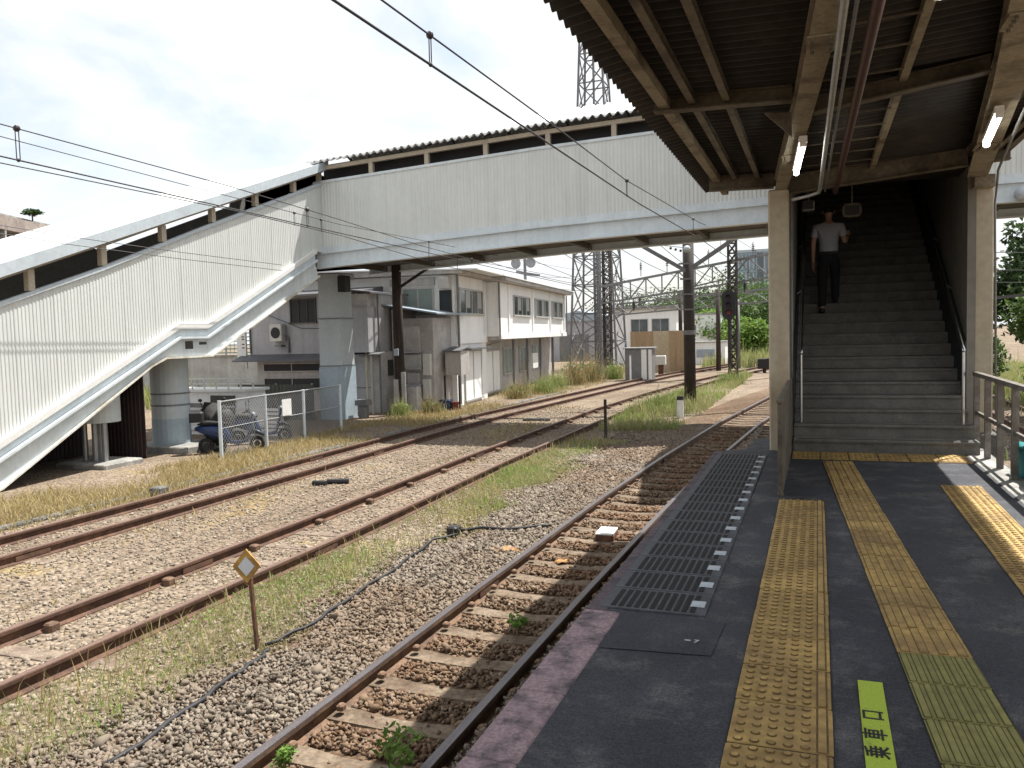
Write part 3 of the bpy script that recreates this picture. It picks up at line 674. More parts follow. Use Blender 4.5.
b = MB()
b.bev(-.362,-.318,8.14,11.17,.02,.90,.006)
bp = thing('barrier_panel','waist high beige steel panel standing on the platform before the stairs','barrier',(-.34,8.2,0))
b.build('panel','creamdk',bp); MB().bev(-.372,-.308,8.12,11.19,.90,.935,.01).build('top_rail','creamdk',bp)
b = MB()
for y in (8.2,9.7,11.1): b.bev(-.368,-.312,y-.035,y+.035,.0,.03,.004)
b.build('foot','creamdk',bp)
# railing on the right --------------------------------------------------
rl = thing('platform_railing','brown grey steel railing along the sunlit right edge of the platform','railing',(1.87,9,0))
for k in range(13):
    y = 11.66-.715*k; MB().bar((1.87,y,0),(1.87,y,.94),.065,.05,(0,1,0)).build('post','railpaint',rl)
MB().bar((1.87,2.9,.965),(1.87,11.75,.965),.07,.05).build('top_rail','railpaint',rl)
MB().bar((1.87,2.9,.48),(1.87,11.75,.48),.03,.045).build('mid_rail','railpaint',rl)
s = thing('teal_cloth','teal cloth hanging low on the railing at the right edge','cloth',(1.93,9.5,0))
b = MB(); vs = []; n_ = 9
for i in range(n_):
    for j in range(6):
        t = i/(n_-1); zz = .50-.11*j-.0*t; yy = 9.95-t*1.0-(0 if j else .0)+.02*math.sin(j*2+i); vs.append((1.925+.02*math.sin(i*1.7+j*.4)+.006*j, yy+.35*(j/5)*(1-t)*-0.0, max(zz-(.34*(1-t)*(1 if j==0 else 0)),-.03)))
b.add(vs,[(i*6+j,i*6+j+1,(i+1)*6+j+1,(i+1)*6+j) for i in range(n_-1) for j in range(5)])
o = b.build('fabric','teal',s,smooth=True); md = o.modifiers.new('t','SOLIDIFY'); md.thickness = .006

# ------------------------------------------------------------------ platform canopy
cp = thing('platform_canopy','dark corrugated platform canopy on cream steel girders and posts','canopy',(.6,11.5,0))
def zs(x): return 3.655 + (.032*(.25-x) if x < .25 else .07*(x-.25))     # shallow butterfly roof
GL = [(-.47,11.62),(-.12,7.6),(.07,5.0),(.2,2.0),(.25,-3)]; GR = [(1.90,11.95),(1.40,7.45),(1.15,5.5),(.98,2),(.9,-3)]
def gird(path, w_, z0, z1, name):
    b = MB()
    for (x0,y0),(x1,y1) in zip(path[:-1],path[1:]):
        for (ww,za,zb) in ((w_,z0,z0+.022),(.03,z0+.022,z1-.022),(w_*.95,z1-.022,z1)):
            b.hexa([(x0-ww/2,y0,za),(x0+ww/2,y0,za),(x1+ww/2,y1,za),(x1-ww/2,y1,za),(x0-ww/2,y0,zb),(x0+ww/2,y0,zb),(x1+ww/2,y1,zb),(x1-ww/2,y1,zb)])
    # closed web faces so that it reads as a box from below
    for (x0,y0),(x1,y1) in zip(path[:-1],path[1:]):
        ww = w_*.62; b.hexa([(x0-ww/2,y0,z0+.03),(x0+ww/2,y0,z0+.03),(x1+ww/2,y1,z0+.03),(x1-ww/2,y1,z0+.03),(x0-ww/2,y0,z1-.03),(x0+ww/2,y0,z1-.03),(x1+ww/2,y1,z1-.03),(x1-ww/2,y1,z1-.03)])
    return b.build(name,'cream',cp)
gird(GL,.15,3.385,3.60,'girder'); gird(GR,.23,3.45,3.68,'girder')
def xg(path, y):
    p = sorted(path, key=lambda t: t[1]); return float(np.interp(y,[t[1] for t in p],[t[0] for t in p]))
def crossbeam(y, dz, w_=.12):
    for a, b_ in ((-1.36,xg(GL,y)-.085),(xg(GL,y)+.085,xg(GR,y)-.13),(xg(GR,y)+.13,2.16)):
        za, zb = zs(a)-.05-dz*.82, zs(b_)-.05-dz*.82
        if a > -1 and a < 1: za, zb = 3.39-(dz-.13)*.5, 3.56-(dz-.13)*.5
        q = MB()
        dd = dz if -1 < a < 1 else min(dz,.19)
        for (ww,lo,hi) in ((w_,0,.014),(.02,.014,dd-.014),(w_,dd-.014,dd)):
            q.hexa([(a,y-ww/2,za+lo),(b_,y-ww/2,zb+lo),(b_,y+ww/2,zb+lo),(a,y+ww/2,za+lo),(a,y-ww/2,za+hi),(b_,y-ww/2,zb+hi),(b_,y+ww/2,zb+hi),(a,y+ww/2,za+hi)])
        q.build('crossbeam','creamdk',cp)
crossbeam(11.4,.24); crossbeam(7.45,.13); crossbeam(3.5,.13); crossbeam(-.4,.13)
for x, m_ in ((-1.02,'creamdk'),(-.73,'creamdk'),(.65,'cream'),(1.72,'creamdk'),(2.02,'creamdk')):
    b = MB(); z = zs(x)
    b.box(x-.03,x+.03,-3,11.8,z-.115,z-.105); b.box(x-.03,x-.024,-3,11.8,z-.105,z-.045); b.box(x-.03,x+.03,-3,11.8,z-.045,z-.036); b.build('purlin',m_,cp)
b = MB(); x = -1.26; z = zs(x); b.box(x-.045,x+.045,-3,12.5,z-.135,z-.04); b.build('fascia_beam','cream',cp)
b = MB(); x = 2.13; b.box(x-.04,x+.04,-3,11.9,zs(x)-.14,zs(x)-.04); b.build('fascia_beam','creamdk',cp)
for k in range(11):
    y = 4.6+k*.6; MB().bar((xg(GL,y)+.12,y,3.53),(.62,y,3.55),.012,.012).build('lath','creamdk',cp)
def corrug(x0, x1, y0, y1, zf, pitch, amp, axis, th=.0):
    """corrugated sheet whose ribs run along x (axis 'x') or y; zf(x,y)"""
    b = MB(); 
    if axis == 'x':
        n_ = int((y1-y0)/pitch*6); ts = np.linspace(y0,y1,n_+1)
        xs = np.linspace(x0,x1,3) if not isinstance(x0,list) else x0
        vs = [(x,t,zf(x,t)+amp*math.sin(2*PI*(t-y0)/pitch)) for t in ts for x in xs]; k = len(xs)
    else:
        n_ = int((x1-x0)/pitch*6); ts = np.linspace(x0,x1,n_+1); xs = np.linspace(y0,y1,3)
        vs = [(t,y,zf(t,y)+amp*math.sin(2*PI*(t-x0)/pitch)) for t in ts for y in xs]; k = len(xs)
    b.add(vs,[(i*k+j,i*k+j+1,(i+1)*k+j+1,(i+1)*k+j) for i in range(n_) for j in range(k-1)]); return b
o = corrug([-1.56,-1.36,.25,2.22],0,-3,12.6,lambda x,y: zs(x)-.012-(.04 if x < -1.4 else 0),.15,.028,'x').build('roof_sheet','sheet',cp,smooth=True)
md = o.modifiers.new('t','SOLIDIFY'); md.thickness = .004
# posts
MB().bev(-.60,-.345,11.24,11.47,.0,3.39,.02).build('post','post',cp)
MB().bev(1.90,2.13,12.14,12.36,-.2,3.5,.02).build('post','post',cp)
MB().bev(1.86,2.10,11.9,12.15,3.32,3.47,.01).build('bracket','cream',cp)
b = MB(); b.prism([(-.2,7.42,3.42),(-.42,7.42,3.44),(-.2,7.42,3.22)],(0,.05,0)); b.build('gusset','creamdk',cp)
MB().box(1.84,2.16,11.86,12.6,-.22,.17).build('plinth','darkconc',cp)
for path, ys_, zz_, ww in ((GL,(9.2,5.6),3.385,.17),(GR,(9.9,5.9),3.45,.25)):
    for y in ys_:
        x = xg(path,y); pl = MB().bev(x-ww/2,x+ww/2,y-.16,y+.16,zz_-.012,zz_-.001,.003).build('splice_plate','cream',cp)
        for i in range(4):
            for sx in (-1,1):
                q = MB(); q.cyl((x+sx*ww*.32,y-.12+i*.08,zz_-.012),(x+sx*ww*.32,y-.12+i*.08,zz_-.03),.013,n=6); q.build('bolt','creamdk',cp)
def lamp(a, b_, lab):
    t = thing('fluorescent_lamp', lab, 'lamp', a)
    a = Vector(a); b_ = Vector(b_)
    MB().bar(a+Vector((0,0,.045)),b_+Vector((0,0,.045)),.07,.05).build('housing','whitepaint',t)
    d = (b_-a).normalized(); q = MB(); q.cyl(a+d*.04-Vector((.0,0,.012)),b_-d*.04-Vector((.0,0,.012)),.024,n=10); q.build('tube','tube',t,smooth=True)
    MB().bar(a,a+d*.04,.06,.05).build('end_cap','whitepaint',t); MB().bar(b_-d*.04,b_,.06,.05).build('end_cap','whitepaint',t)
    q = MB(); m_ = (a+b_)/2; q.cyl(a+d*.3+Vector((0,0,.06)),a+d*.3+Vector((0,0,.2)),.012,n=6); q.cyl(b_-d*.3+Vector((0,0,.06)),b_-d*.3+Vector((0,0,.2)),.012,n=6); q.build('stem','creamdk',t)
lamp((-.215,9.55,3.28),(-.118,8.05,3.28),'lit fluorescent tube under the left girder by the cream post')
lamp((1.545,9.25,3.34),(1.425,7.95,3.34),'lit fluorescent tube under the right girder')
lamp((.62,5.05,3.37),(.58,3.7,3.37),'lit fluorescent tube high under the middle of the canopy roof')
def pipe(name, lab, pts, r, m, cat='pipe'):
    o = MB().tube(pts,r,10).build(name,m,smooth=True); centre(tag(o,lab,cat),pts[0])
pipe('conduit','bright silver conduit running under the canopy and bending to the left post',[(.24,-1,3.28),(.135,4.7,3.28),(.03,10.85,3.28),(.02,10.98,3.27),(-.1,11.06,3.25),(-.30,11.1,3.22)],.022,'galv')
pipe('conduit','thin grey conduit next to the bright silver one under the canopy',[(.30,-1,3.31),(.20,4.7,3.31),(.09,11.2,3.31)],.012,'polegrey')
pipe('drain_pipe','maroon drain pipe running under the canopy roof',[(.40,-1,3.3),(.305,4.7,3.3),(.225,10.5,3.3),(.21,11.25,3.3)],.034,'maroon')
pipe('conduit','slim dark conduit along the right girder',[(1.33,-1,3.4),(1.36,5.2,3.4),(1.66,8.3,3.4),(1.98,11.1,3.38),(2.06,11.6,3.3),(2.1,11.95,3.1),(2.145,12.0,.3)],.014,'polegrey')
pipe('conduit','grey vertical conduit on the right face of the left cream post',[(-.315,11.30,3.2),(-.315,11.30,1.6),(-.315,11.30,.95)],.014,'polegrey')
s = thing('hanging_mirror','small round cornered framed mirror hanging over the stairs','mirror',(.47,13,3.28))
q = MB(); 
for k in range(16):
    a0, a1 = 2*PI*k/16, 2*PI*(k+1)/16; sq = lambda a: (.47+.115*math.copysign(abs(math.cos(a))**.45,math.cos(a)),3.28+.085*math.copysign(abs(math.sin(a))**.45,math.sin(a)))
    (xa,za),(xb,zb) = sq(a0),sq(a1); q.bar((xa,13,za),(xb,13,zb),.03,.03,(0,1,0))
q.build('frame','creamdk',s); MB().box(.37,.57,13.0,13.012,3.205,3.355).build('glass','dark',s); MB().cyl((.47,13.01,3.36),(.47,13.01,3.66),.012,n=6).build('rod','creamdk',s)
s = thing('loudspeaker','small grey loudspeaker box above the stairs entrance','loudspeaker',(-.1,12.6,3.3))
MB().bev(-.20,-.04,12.5,12.66,3.26,3.40,.02).build('cabinet','polegrey',s); MB().box(-.19,-.05,12.492,12.5,3.275,3.385).build('grille','dark',s); MB().cyl((-.12,12.58,3.4),(-.12,12.58,3.64),.015,n=6).build('bracket','creamdk',s)

# ------------------------------------------------------------------ footbridge
def dz(x): return float(np.interp(x,[-15.3,-7.6,-1.3,4.2,9],[0,.34,.50,.58,.6]))
BY0, BY1 = 23.0, 26.4
fb = thing('footbridge','long white corrugated covered footbridge crossing the tracks','footbridge',(-6,24.7,0))
XS = [-15.28,-12,-7.6,-4.5,-1.3,4.2,9.0]
def slab(y0, y1, z0, z1, name, m, xs=XS):
    b = MB()
    for a, c in zip(xs[:-1], xs[1:]):
        b.hexa([(a,y0,z0+dz(a)),(c,y0,z0+dz(c)),(c,y1,z0+dz(c)),(a,y1,z0+dz(a)),(a,y0,z1+dz(a)),(c,y0,z1+dz(c)),(c,y1,z1+dz(c)),(a,y1,z1+dz(a))])
    return b.build(name,m,fb)
slab(BY0,BY0+.04,3.93,4.34,'girder','trim'); slab(BY0-.12,BY0+.16,3.885,3.93,'girder_flange','trim'); slab(BY0-.10,BY0+.16,4.34,4.385,'girder_flange','trim')
slab(BY1-.04,BY1,3.93,4.34,'girder','trim'); slab(BY1-.16,BY1+.1,3.885,3.93,'girder_flange','trim')
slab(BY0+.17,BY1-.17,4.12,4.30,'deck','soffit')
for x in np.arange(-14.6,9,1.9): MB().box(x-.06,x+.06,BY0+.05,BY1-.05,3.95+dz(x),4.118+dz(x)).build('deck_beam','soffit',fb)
slab(BY0-.05,BY0-.01,4.387,4.56,'wall_sill','trim')
def ribbed(p0, u_, L_, zlo, zhi, pitch=.085, amp=.008, nrm=None):
    """vertical ribbed sheet starting at p0 (x,y), running along u_ for L_, between zlo(s) and zhi(s)"""
    b = MB(); n_ = int(L_/pitch); prof = [(0,0),(.30,0),(.42,1),(.80,1),(.92,0)]; pts = []
    for k in range(n_): pts += ([((k+a)*pitch,h*amp) for a,h in prof] if k % 11 else [((k+a)*pitch,h*amp) for a,h in ((0,0),(.06,-.7),(.18,-.7),(.24,0),(.42,1),(.80,1),(.92,0))])
    pts.append((L_,0)); vs = []
    for s_, h in pts:
        x, y = p0[0]+u_[0]*s_+nrm[0]*h, p0[1]+u_[1]*s_+nrm[1]*h; vs += [(x,y,zlo(s_)),(x,y,zhi(s_))]
    b.add(vs,[(2*i,2*i+2,2*i+3,2*i+1) for i in range(len(pts)-1)]); return b
ribbed((-15.25,BY0-.0),(1,0),24.2,lambda s_: 4.555+dz(-15.25+s_),lambda s_: 6.60+dz(-15.25+s_),.11,.010,(0,-1)).build('wall_panel','panel',fb)
slab(BY0+.02,BY0+.06,4.5,6.60,'wall_lining','panel')
slab(BY0-.04,BY0+.08,6.60,6.68,'wall_cap','trim')
slab(BY1-.08,BY1-.02,4.5,6.62,'wall_back','panel')
slab(BY0-.02,BY0+.10,7.02,7.14,'eaves_beam','beigepost'); slab(BY1-.1,BY1+.02,7.02,7.14,'eaves_beam','beigepost')
for k in range(13):
    x = -15.1+k*1.95
    if -1 < x < 2.5 and False: continue
    MB().box(x-.07,x+.07,BY0-.01,BY0+.11,6.68+dz(x),7.02+dz(x)).build('post','beigepost',fb)
    if k % 2 == 0: MB().box(x-.06,x+.06,BY1-.09,BY1,6.62+dz(x),7.02+dz(x)).build('post','beigepost',fb)
# inner lining seen through the gap (dark)
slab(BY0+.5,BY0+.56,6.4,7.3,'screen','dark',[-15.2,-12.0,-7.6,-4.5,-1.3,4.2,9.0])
def zroof(x, y): return 7.2+dz(x)+.02+.42*(y-22.68) if y <= 24.7 else 7.22+dz(x)+.42*2.02-.42*(y-24.7)
b = corrug(-15.3,9,22.68,24.7,zroof,.24,.055,'y'); o = b.build('roof_sheet','roofwhite',fb,smooth=True); o.modifiers.new('t','SOLIDIFY').thickness = .012
b = corrug(-15.3,9,24.7,26.72,zroof,.24,.055,'y'); o = b.build('roof_sheet','roofwhite',fb,smooth=True); o.modifiers.new('t','SOLIDIFY').thickness = .012
for x in np.arange(-15.1,9,1.95):
    for e in (22.8,26.6): MB().bar((x,e,7.17+dz(x)),(x,24.7,7.12+dz(x)+.77),.06,.06).build('rafter','creamdk',fb)
def prism_taper(cx, cy, z0, z1, w0, w1, d0, d1):
    return MB().hexa([(cx-w0/2,cy-d0/2,z0),(cx+w0/2,cy-d0/2,z0),(cx+w0/2,cy+d0/2,z0),(cx-w0/2,cy+d0/2,z0),(cx-w1/2,cy-d1/2,z1),(cx+w1/2,cy-d1/2,z1),(cx+w1/2,cy+d1/2,z1),(cx-w1/2,cy+d1/2,z1)])
pr = prism_taper(-15.85,24.9,GZ-.1,3.88,.92,.80,.9,.8).build('pier','pier',fb)
b = prism_taper(-15.85,24.9,GZ-.1,.62,.935,.92,.915,.9); c_ = b.build('painted_base','pierblue'); c_.data.transform(Matrix.Translation(-Vector(fb['_o']))); c_.parent = pr
for z in (.66,2.3):
    c_ = MB().box(-16.31+(z*.005),-15.39,24.43,25.37,z,z+.03).build('joint_band','polegrey'); c_.data.transform(Matrix.Translation(-Vector(fb['_o']))); c_.parent = pr
b = MB(); b.bev(-16.38,-15.32,24.42,25.4,3.66,3.88,.04); b.build('pier_cap','pier',fb)
b = MB(); b.bev(-15.3,-15.0,24.2,24.6,3.2,3.75,.03); b.build('cable_box','dark',fb)

# ------------------------------------------------------------------ stairway on the far side
ls = thing('covered_stairway','white corrugated covered stairway descending from the footbridge at the left','stairway',(-16.4,16,GZ))
FX = -15.0
wb = [(9.9,-.95),(14.88,1.36),(16.3,2.03),(17.3,2.03),(22.45,4.40)]
sb = [(10.9,-1.25),(11.37,-1.11),(15.38,1.10),(15.85,1.27),(17.47,1.27),(22.6,3.64)]
wt = [(9.9,1.86),(11.62,2.45),(14.07,3.28),(17.32,4.52),(23.0,6.60)]
rf = [(9.6,2.35),(11.66,3.08),(14.12,3.95),(17.37,5.10),(23.15,7.14)]
zi = lambda tab, y: float(np.interp(y,[t[0] for t in tab],[t[1] for t in tab]))
def strip(tab, x0, x1, dz0, dz1, name, m, y0=None, y1=None):
    t_ = [p for p in tab]; b = MB()
    for (ya,za),(yb,zb) in zip(t_[:-1],t_[1:]):
        b.hexa([(x0,ya,za+dz0),(x1,ya,za+dz0),(x1,yb,zb+dz0),(x0,yb,zb+dz0),(x0,ya,za+dz1),(x1,ya,za+dz1),(x1,yb,zb+dz1),(x0,yb,zb+dz1)])
    return b.build(name,m,ls)
ribbed((FX,10.0),(0,1),13.0,lambda s_: zi(wb,10+s_),lambda s_: zi(wt,10+s_)-.02,.085,.0075,(1,0)).build('wall_panel','panel',ls)
b = MB(); pts = [(FX-.05,y,z) for y,z in wb[:1]+wb[1:]+[(22.96,4.45)]]+[(FX-.05,y,z-.03) for y,z in reversed([p for p in wt if p[0] < 22.9]+[(22.96,6.58)])]
b.prism(pts,(.04,0,0)).build('wall_lining','panel',ls)
strip(wt,FX-.06,FX+.05,-.03,.06,'wall_cap','roofblue')
strip(wb,FX-.0,FX+.13,-.07,.06,'wall_sill','whitepaint')
wbs = [(y,z) for y,z in wb]
strip(wbs,FX-.02,FX+.05,-.26,-.072,'stringer_web','trim')
strip(wbs,FX-.0,FX+.15,-.32,-.262,'stringer_flange','trim')
# lower stringer between flange and bottom edge
b = MB(); top = [(FX+.02,y,z-.322) for y,z in wbs]; bot = [(FX+.02,y,z) for y,z in sb]
b.prism(bot+list(reversed(top)),(-.05,0,0)).build('stringer','trim',ls)
strip(sb,FX-.10,FX+.10,-.045,.0,'bottom_flange','trimrust')
strip(sb,FX-3.05,FX-2.9,-.045,.45,'rear_stringer','trim')
b = MB()                                   # soffit of the flights
for (ya,za),(yb,zb) in zip(sb[:-1],sb[1:]): b.hexa([(FX-2.88,ya,za+.1),(FX-.12,ya,za+.1),(FX-.12,yb,zb+.1),(FX-2.88,yb,zb+.1),(FX-2.88,ya,za+.22),(FX-.12,ya,za+.22),(FX-.12,yb,zb+.22),(FX-2.88,yb,zb+.22)])
b.build('flight_soffit','soffit',ls)
pts = [(FX-3.0,y,z) for y,z in wb+[(22.96,4.45)]]+[(FX-3.0,y,z+h_) for y,z,h_ in reversed([(9.9,1.86,.2),(11.62,2.45,.2),(14.07,3.28,.1),(16.5,4.21,.0),(17,4.40,-.30),(22.2,6.31,-.30),(22.4,6.39,.5),(22.96,6.58,.5)])]
MB().prism(pts,(.05,0,0)).build('rear_wall','rearwall',ls)
MB().bar((FX-2.98,17,4.40-.12),(FX-2.98,22.3,6.35-.12),.05,.07).build('rear_rail','beigepost',ls)
strip(rf,FX-3.35,FX+.17,.0,.05,'roof_soffit','rearwall')
strip(rf,FX-3.4,FX+.18,.052,.17,'roof','roofwhite')
strip(rf,FX+.185,FX+.22,-.06,.20,'fascia','roofblue')
strip(rf,FX-.10,FX+.02,-.14,-.02,'eaves_beam','beigepost'); strip(rf,FX-3.0,FX-2.95,-.05,-.002,'eaves_beam','beigepost')
for y in (10.48,12.32,14.18,16.03,17.84,19.67,21.53):
    MB().box(FX-.10,FX+.03,y-.075,y+.075,zi(wt,y)+.06,zi(rf,y)-.13).build('post','beigepost',ls)
    MB().box(FX-3.0,FX-2.9,y-.075,y+.075,zi(wt,y)-.0,zi(rf,y)-.13).build('post','beigepost',ls)
MB().box(FX-3.0,FX-.3,22.97,26.3,4.12,4.30).build('landing_floor','soffit',ls)
MB().box(FX-3.05,FX-3.0,22.97,26.35,4.12,7.0).build('landing_wall','panel',ls); MB().box(FX-3.0,FX-.3,26.3,26.35,4.12,7.0).build('landing_wall','panel',ls)
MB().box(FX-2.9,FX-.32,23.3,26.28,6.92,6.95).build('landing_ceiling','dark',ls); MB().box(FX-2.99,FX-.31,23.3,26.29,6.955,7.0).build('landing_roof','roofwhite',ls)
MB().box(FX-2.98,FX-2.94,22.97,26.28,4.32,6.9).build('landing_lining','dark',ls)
b = MB(); b.cyl((FX-1.0,17.05,GZ-.1),(FX-1.0,17.05,1.22),.475,n=24); col = b.build('column','pier',ls,smooth=False)
MB().box(FX-3.0,FX-.3,22.97,26.3,4.12,4.30).build('landing_floor','soffit',ls)
MB().box(FX-3.05,FX-3.0,22.97,26.35,4.12,7.0).build('landing_wall','panel',ls); MB().box(FX-3.0,FX-.3,26.3,26.35,4.12,7.0).build('landing_wall','panel',ls)
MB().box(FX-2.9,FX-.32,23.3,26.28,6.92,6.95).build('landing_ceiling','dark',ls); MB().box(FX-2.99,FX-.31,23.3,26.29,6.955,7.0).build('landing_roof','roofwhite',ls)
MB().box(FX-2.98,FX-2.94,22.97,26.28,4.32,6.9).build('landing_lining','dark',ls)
b = MB(); b.cyl((FX-1.0,17.05,GZ-.1),(FX-1.0,17.05,-.35),.482,n=24); c_ = b.build('painted_base','pierblue'); c_.data.transform(Matrix.Translation(-Vector(ls['_o']))); c_.parent = col
b = MB(); b.cyl((FX-1.0,17.05,-.02),(FX-1.0,17.05,.02),.49,n=24); b.cyl((FX-1.0,17.05,.28),(FX-1.0,17.05,.32),.49,n=24); c_ = b.build('band','polegrey'); c_.data.transform(Matrix.Translation(-Vector(ls['_o']))); c_.parent = col
b = MB(); b.bev(-16.9,-14.9,16.35,17.8,GZ-.1,GZ+.18,.03); b.build('plinth','concrete',ls)
b = MB(); b.cyl((FX-.75,14.5,-.18),(FX-.75,14.5,.55),.47,n=22); b.build('column','pier',ls)
b = MB()
for dx in (-.3,0,.3):
    b.cyl((FX-.75+dx,14.35,GZ),(FX-.75+dx,14.35,-.18),.06,n=10)
b.cyl((FX-.75,14.55,GZ),(FX-.75,14.55,-.18),.14,n=10); b.build('column_leg','galv',ls)
b = MB(); b.bev(-16.5,-15.0,13.9,15.05,GZ-.1,GZ+.12,.03); b.build('plinth','concrete',ls)
b = MB(); b.bev(FX-.06,FX+.022,16.55,16.85,1.45,1.66,.01); b.build('vent','darkframe',ls); b = MB(); b.bev(FX-.06,FX+.022,17.05,17.35,1.55,1.63,.01); b.build('vent','darkframe',ls)
o = ribbed((-17.0,15.6),(1,0),1.55,lambda s_: GZ,lambda s_: .95,.12,.02,(0,-1)).build('sheet_screen','brownsheet'); o.modifiers.new('t','SOLIDIFY').thickness = .03
centre(tag(o,'dark brown corrugated sheet screen under the covered stairway','screen'),(-16.2,15.75,GZ))
o = ribbed((-17.6,7.5),(0,1),8.2,lambda s_: GZ,lambda s_: min(.9,-1.15+s_*.5),.12,.02,(1,0)).build('sheet_screen','brownsheet'); o.modifiers.new('t','SOLIDIFY').thickness = .03
centre(tag(o,'dark sheet back wall in the gloom below the lowest stair flight','screen'),(-17.6,11,GZ))
# __PART3__
# ------------------------------------------------------------------ chain link fence by the scooters
fe = thing('chain_link_fence','galvanised chain link fence in front of the parked scooters','fence',(-13.5,18,GZ))
FP = [(-13.3,15.72),(-13.5,17.7),(-13.5,19.4),(-13.7,21.6)]
for x, y in FP: MB().cyl((x,y,GZ),(x,y,.22),.042,n=10).build('post','trim',fe)
b = MB()
for (a, c) in zip(FP[:-1],FP[1:]): b.cyl((*a,.19),(*c,.19),.022,n=6)
b.build('top_rail','galv',fe)
b = MB()
for (a, c) in zip(FP[:-1],FP[1:]): b.cyl((*a,-.45),(*c,-.45),.012,n=5)
b.build('mid_rail','galv',fe)
b = MB()
for (a, c) in zip(FP[:-1],FP[1:]):
    L_ = math.dist(a,c); H_ = 1.32; st_ = .11
    for k in range(int((L_+H_)/st_)):
        for sgn in (0,1):
            s0, s1 = k*st_-H_, k*st_; z0, z1 = 0, H_
            if s0 < 0: z0 = -s0; s0 = 0
            if s1 > L_: z1 -= s1-L_; s1 = L_
            if s1-s0 < .02: continue
            if sgn: s0, s1 = L_-s0, L_-s1
            p = lambda s_, z: (a[0]+(c[0]-a[0])*s_/L_, a[1]+(c[1]-a[1])*s_/L_, GZ+.05+z)
            b.bar(p(s0,z0),p(s1,z1),.006,.006)
b.build('mesh','galv',fe)
s = thing('paper_notice','white paper notice hung on the chain link fence','notice',(-13.42,18.6,-.1)); 
MB().box(-13.46,-13.44,18.35,18.75,-.42,.02).build('sheet','whitepaint',s)

# scooters ------------------------------------------------------------------
def scooter(loc, rz, body, lab, cover=None):
    t = thing('scooter', lab, 'scooter', (0,0,0), 'scooters parked behind the fence')
    for x in (-.62,.62):
        q = MB(); n_ = 20; R0, r0 = .15, .045; vs = []; fs = []
        for i in range(n_):
            for j in range(8):
                a, c = 2*PI*i/n_, 2*PI*j/8; vs.append((x+(R0+r0*math.cos(c))*math.cos(a), r0*math.sin(c), .195+(R0+r0*math.cos(c))*math.sin(a)))
        for i in range(n_):
            for j in range(8): fs.append((i*8+j,i*8+(j+1)%8,((i+1)%n_)*8+(j+1)%8,((i+1)%n_)*8+j))
        wh = q.add(vs,fs).build('wheel','rubber',t,smooth=True)
        c_ = MB().cyl((x,-.04,.195),(x,.04,.195),.07,n=14).build('hub','dark',t)
        c_.parent = wh
    def loft(secs, name, m):
        """secs: (x, half width, z low, z high)"""
        q = MB(); vs = []; fs = []; n_ = 8
        for (x,h,a,c) in secs:
            for i in range(n_): th = 2*PI*(i+.5)/n_; vs.append((x,h*math.copysign(abs(math.cos(th))**.6,math.cos(th)),(a+c)/2+(c-a)/2*math.copysign(abs(math.sin(th))**.6,math.sin(th))))
        for k in range(len(secs)-1):
            for i in range(n_): fs.append((k*n_+i,k*n_+(i+1)%n_,(k+1)*n_+(i+1)%n_,(k+1)*n_+i))
        fs += [tuple(range(n_-1,-1,-1)),tuple(range((len(secs)-1)*n_,len(secs)*n_))]
        return q.add(vs,fs).build(name,m,t,smooth=True)
    loft([(-.88,.03,.60,.67),(-.75,.10,.52,.72),(-.45,.14,.40,.73),(-.15,.12,.28,.71),(.0,.10,.2,.42)],'body',body)
    loft([(-.02,.14,.22,.29),(.25,.15,.22,.29),(.42,.13,.24,.34)],'footboard',body)
    q = MB(); q.prism([(.36,-.19,.26),(.36,.19,.26),(.52,.15,.95),(.52,-.15,.95)],(.05,0,.0)); q.build('front_shield',body,t)
    loft([(.44,.05,.42,.52),(.62,.065,.47,.56),(.80,.045,.36,.45)],'front_mudguard','scblack')
    loft([(-.80,.10,.72,.76),(-.6,.15,.72,.83),(-.3,.15,.72,.80),(-.08,.11,.72,.77)],'seat','rubber')
    q = MB(); q.tube([(.34,-.32,1.02),(.44,-.2,1.03),(.48,0,.98),(.44,.2,1.03),(.34,.32,1.02)],.018,8); q.build('handlebar','dark',t,smooth=True)
    q = MB(); q.cyl((.62,0,.25),(.47,0,1.0),.026,n=8); q.build('fork','galv',t)
    q = MB(); q.sphere((.56,0,.93),.09,10,7,(.7,1,.9)); q.build('headlight','marker',t,smooth=True)
    for sy in (-1,1):
        q = MB(); q.tube([(.42,sy*.25,1.03),(.42,sy*.3,1.22)],.007,5); q.sphere((.42,sy*.31,1.26),.055,8,6,(.35,1,.8)); q.build('mirror','dark',t,smooth=True)
    q = MB(); q.bev(-.98,-.66,-.15,.15,.80,1.06,.03); q.build('top_box','dark',t)
    if cover:
        pts = [(-1.06,.14,.35,.98),(-.9,.23,.22,1.08),(-.72,.26,.14,1.10),(-.5,.25,.20,.94),(-.25,.25,.16,.84),(.0,.22,.20,.80),(.2,.28,.16,.98),(.38,.36,.20,1.12),(.5,.32,.18,1.2),(.62,.22,.24,1.06),(.78,.15,.25,.8)]
        co = loft([(x,h,a,c) for x,h,a,c in pts],'cover',cover)
        for v_ in co.data.vertices:
            p_ = v_.co; p_.y += .045*math.sin(9*p_.x+7*p_.z); p_.z += .035*math.sin(13*p_.x+5*p_.y); p_.x += .03*math.sin(11*p_.z)
    t.location = loc; t.rotation_euler = (0,0,rz); return t
scooter((-14.95,17.6-.05,GZ),2.5,'scblack','black scooter under a dark grey cover beside the round concrete column','tarp')
scooter((-14.0,16.95,GZ),.55,'scblue','uncovered dark blue scooter close behind the fence post')
scooter((-14.35,18.6,GZ),.7,'scblue','dark blue scooter parked farther along behind the fence')

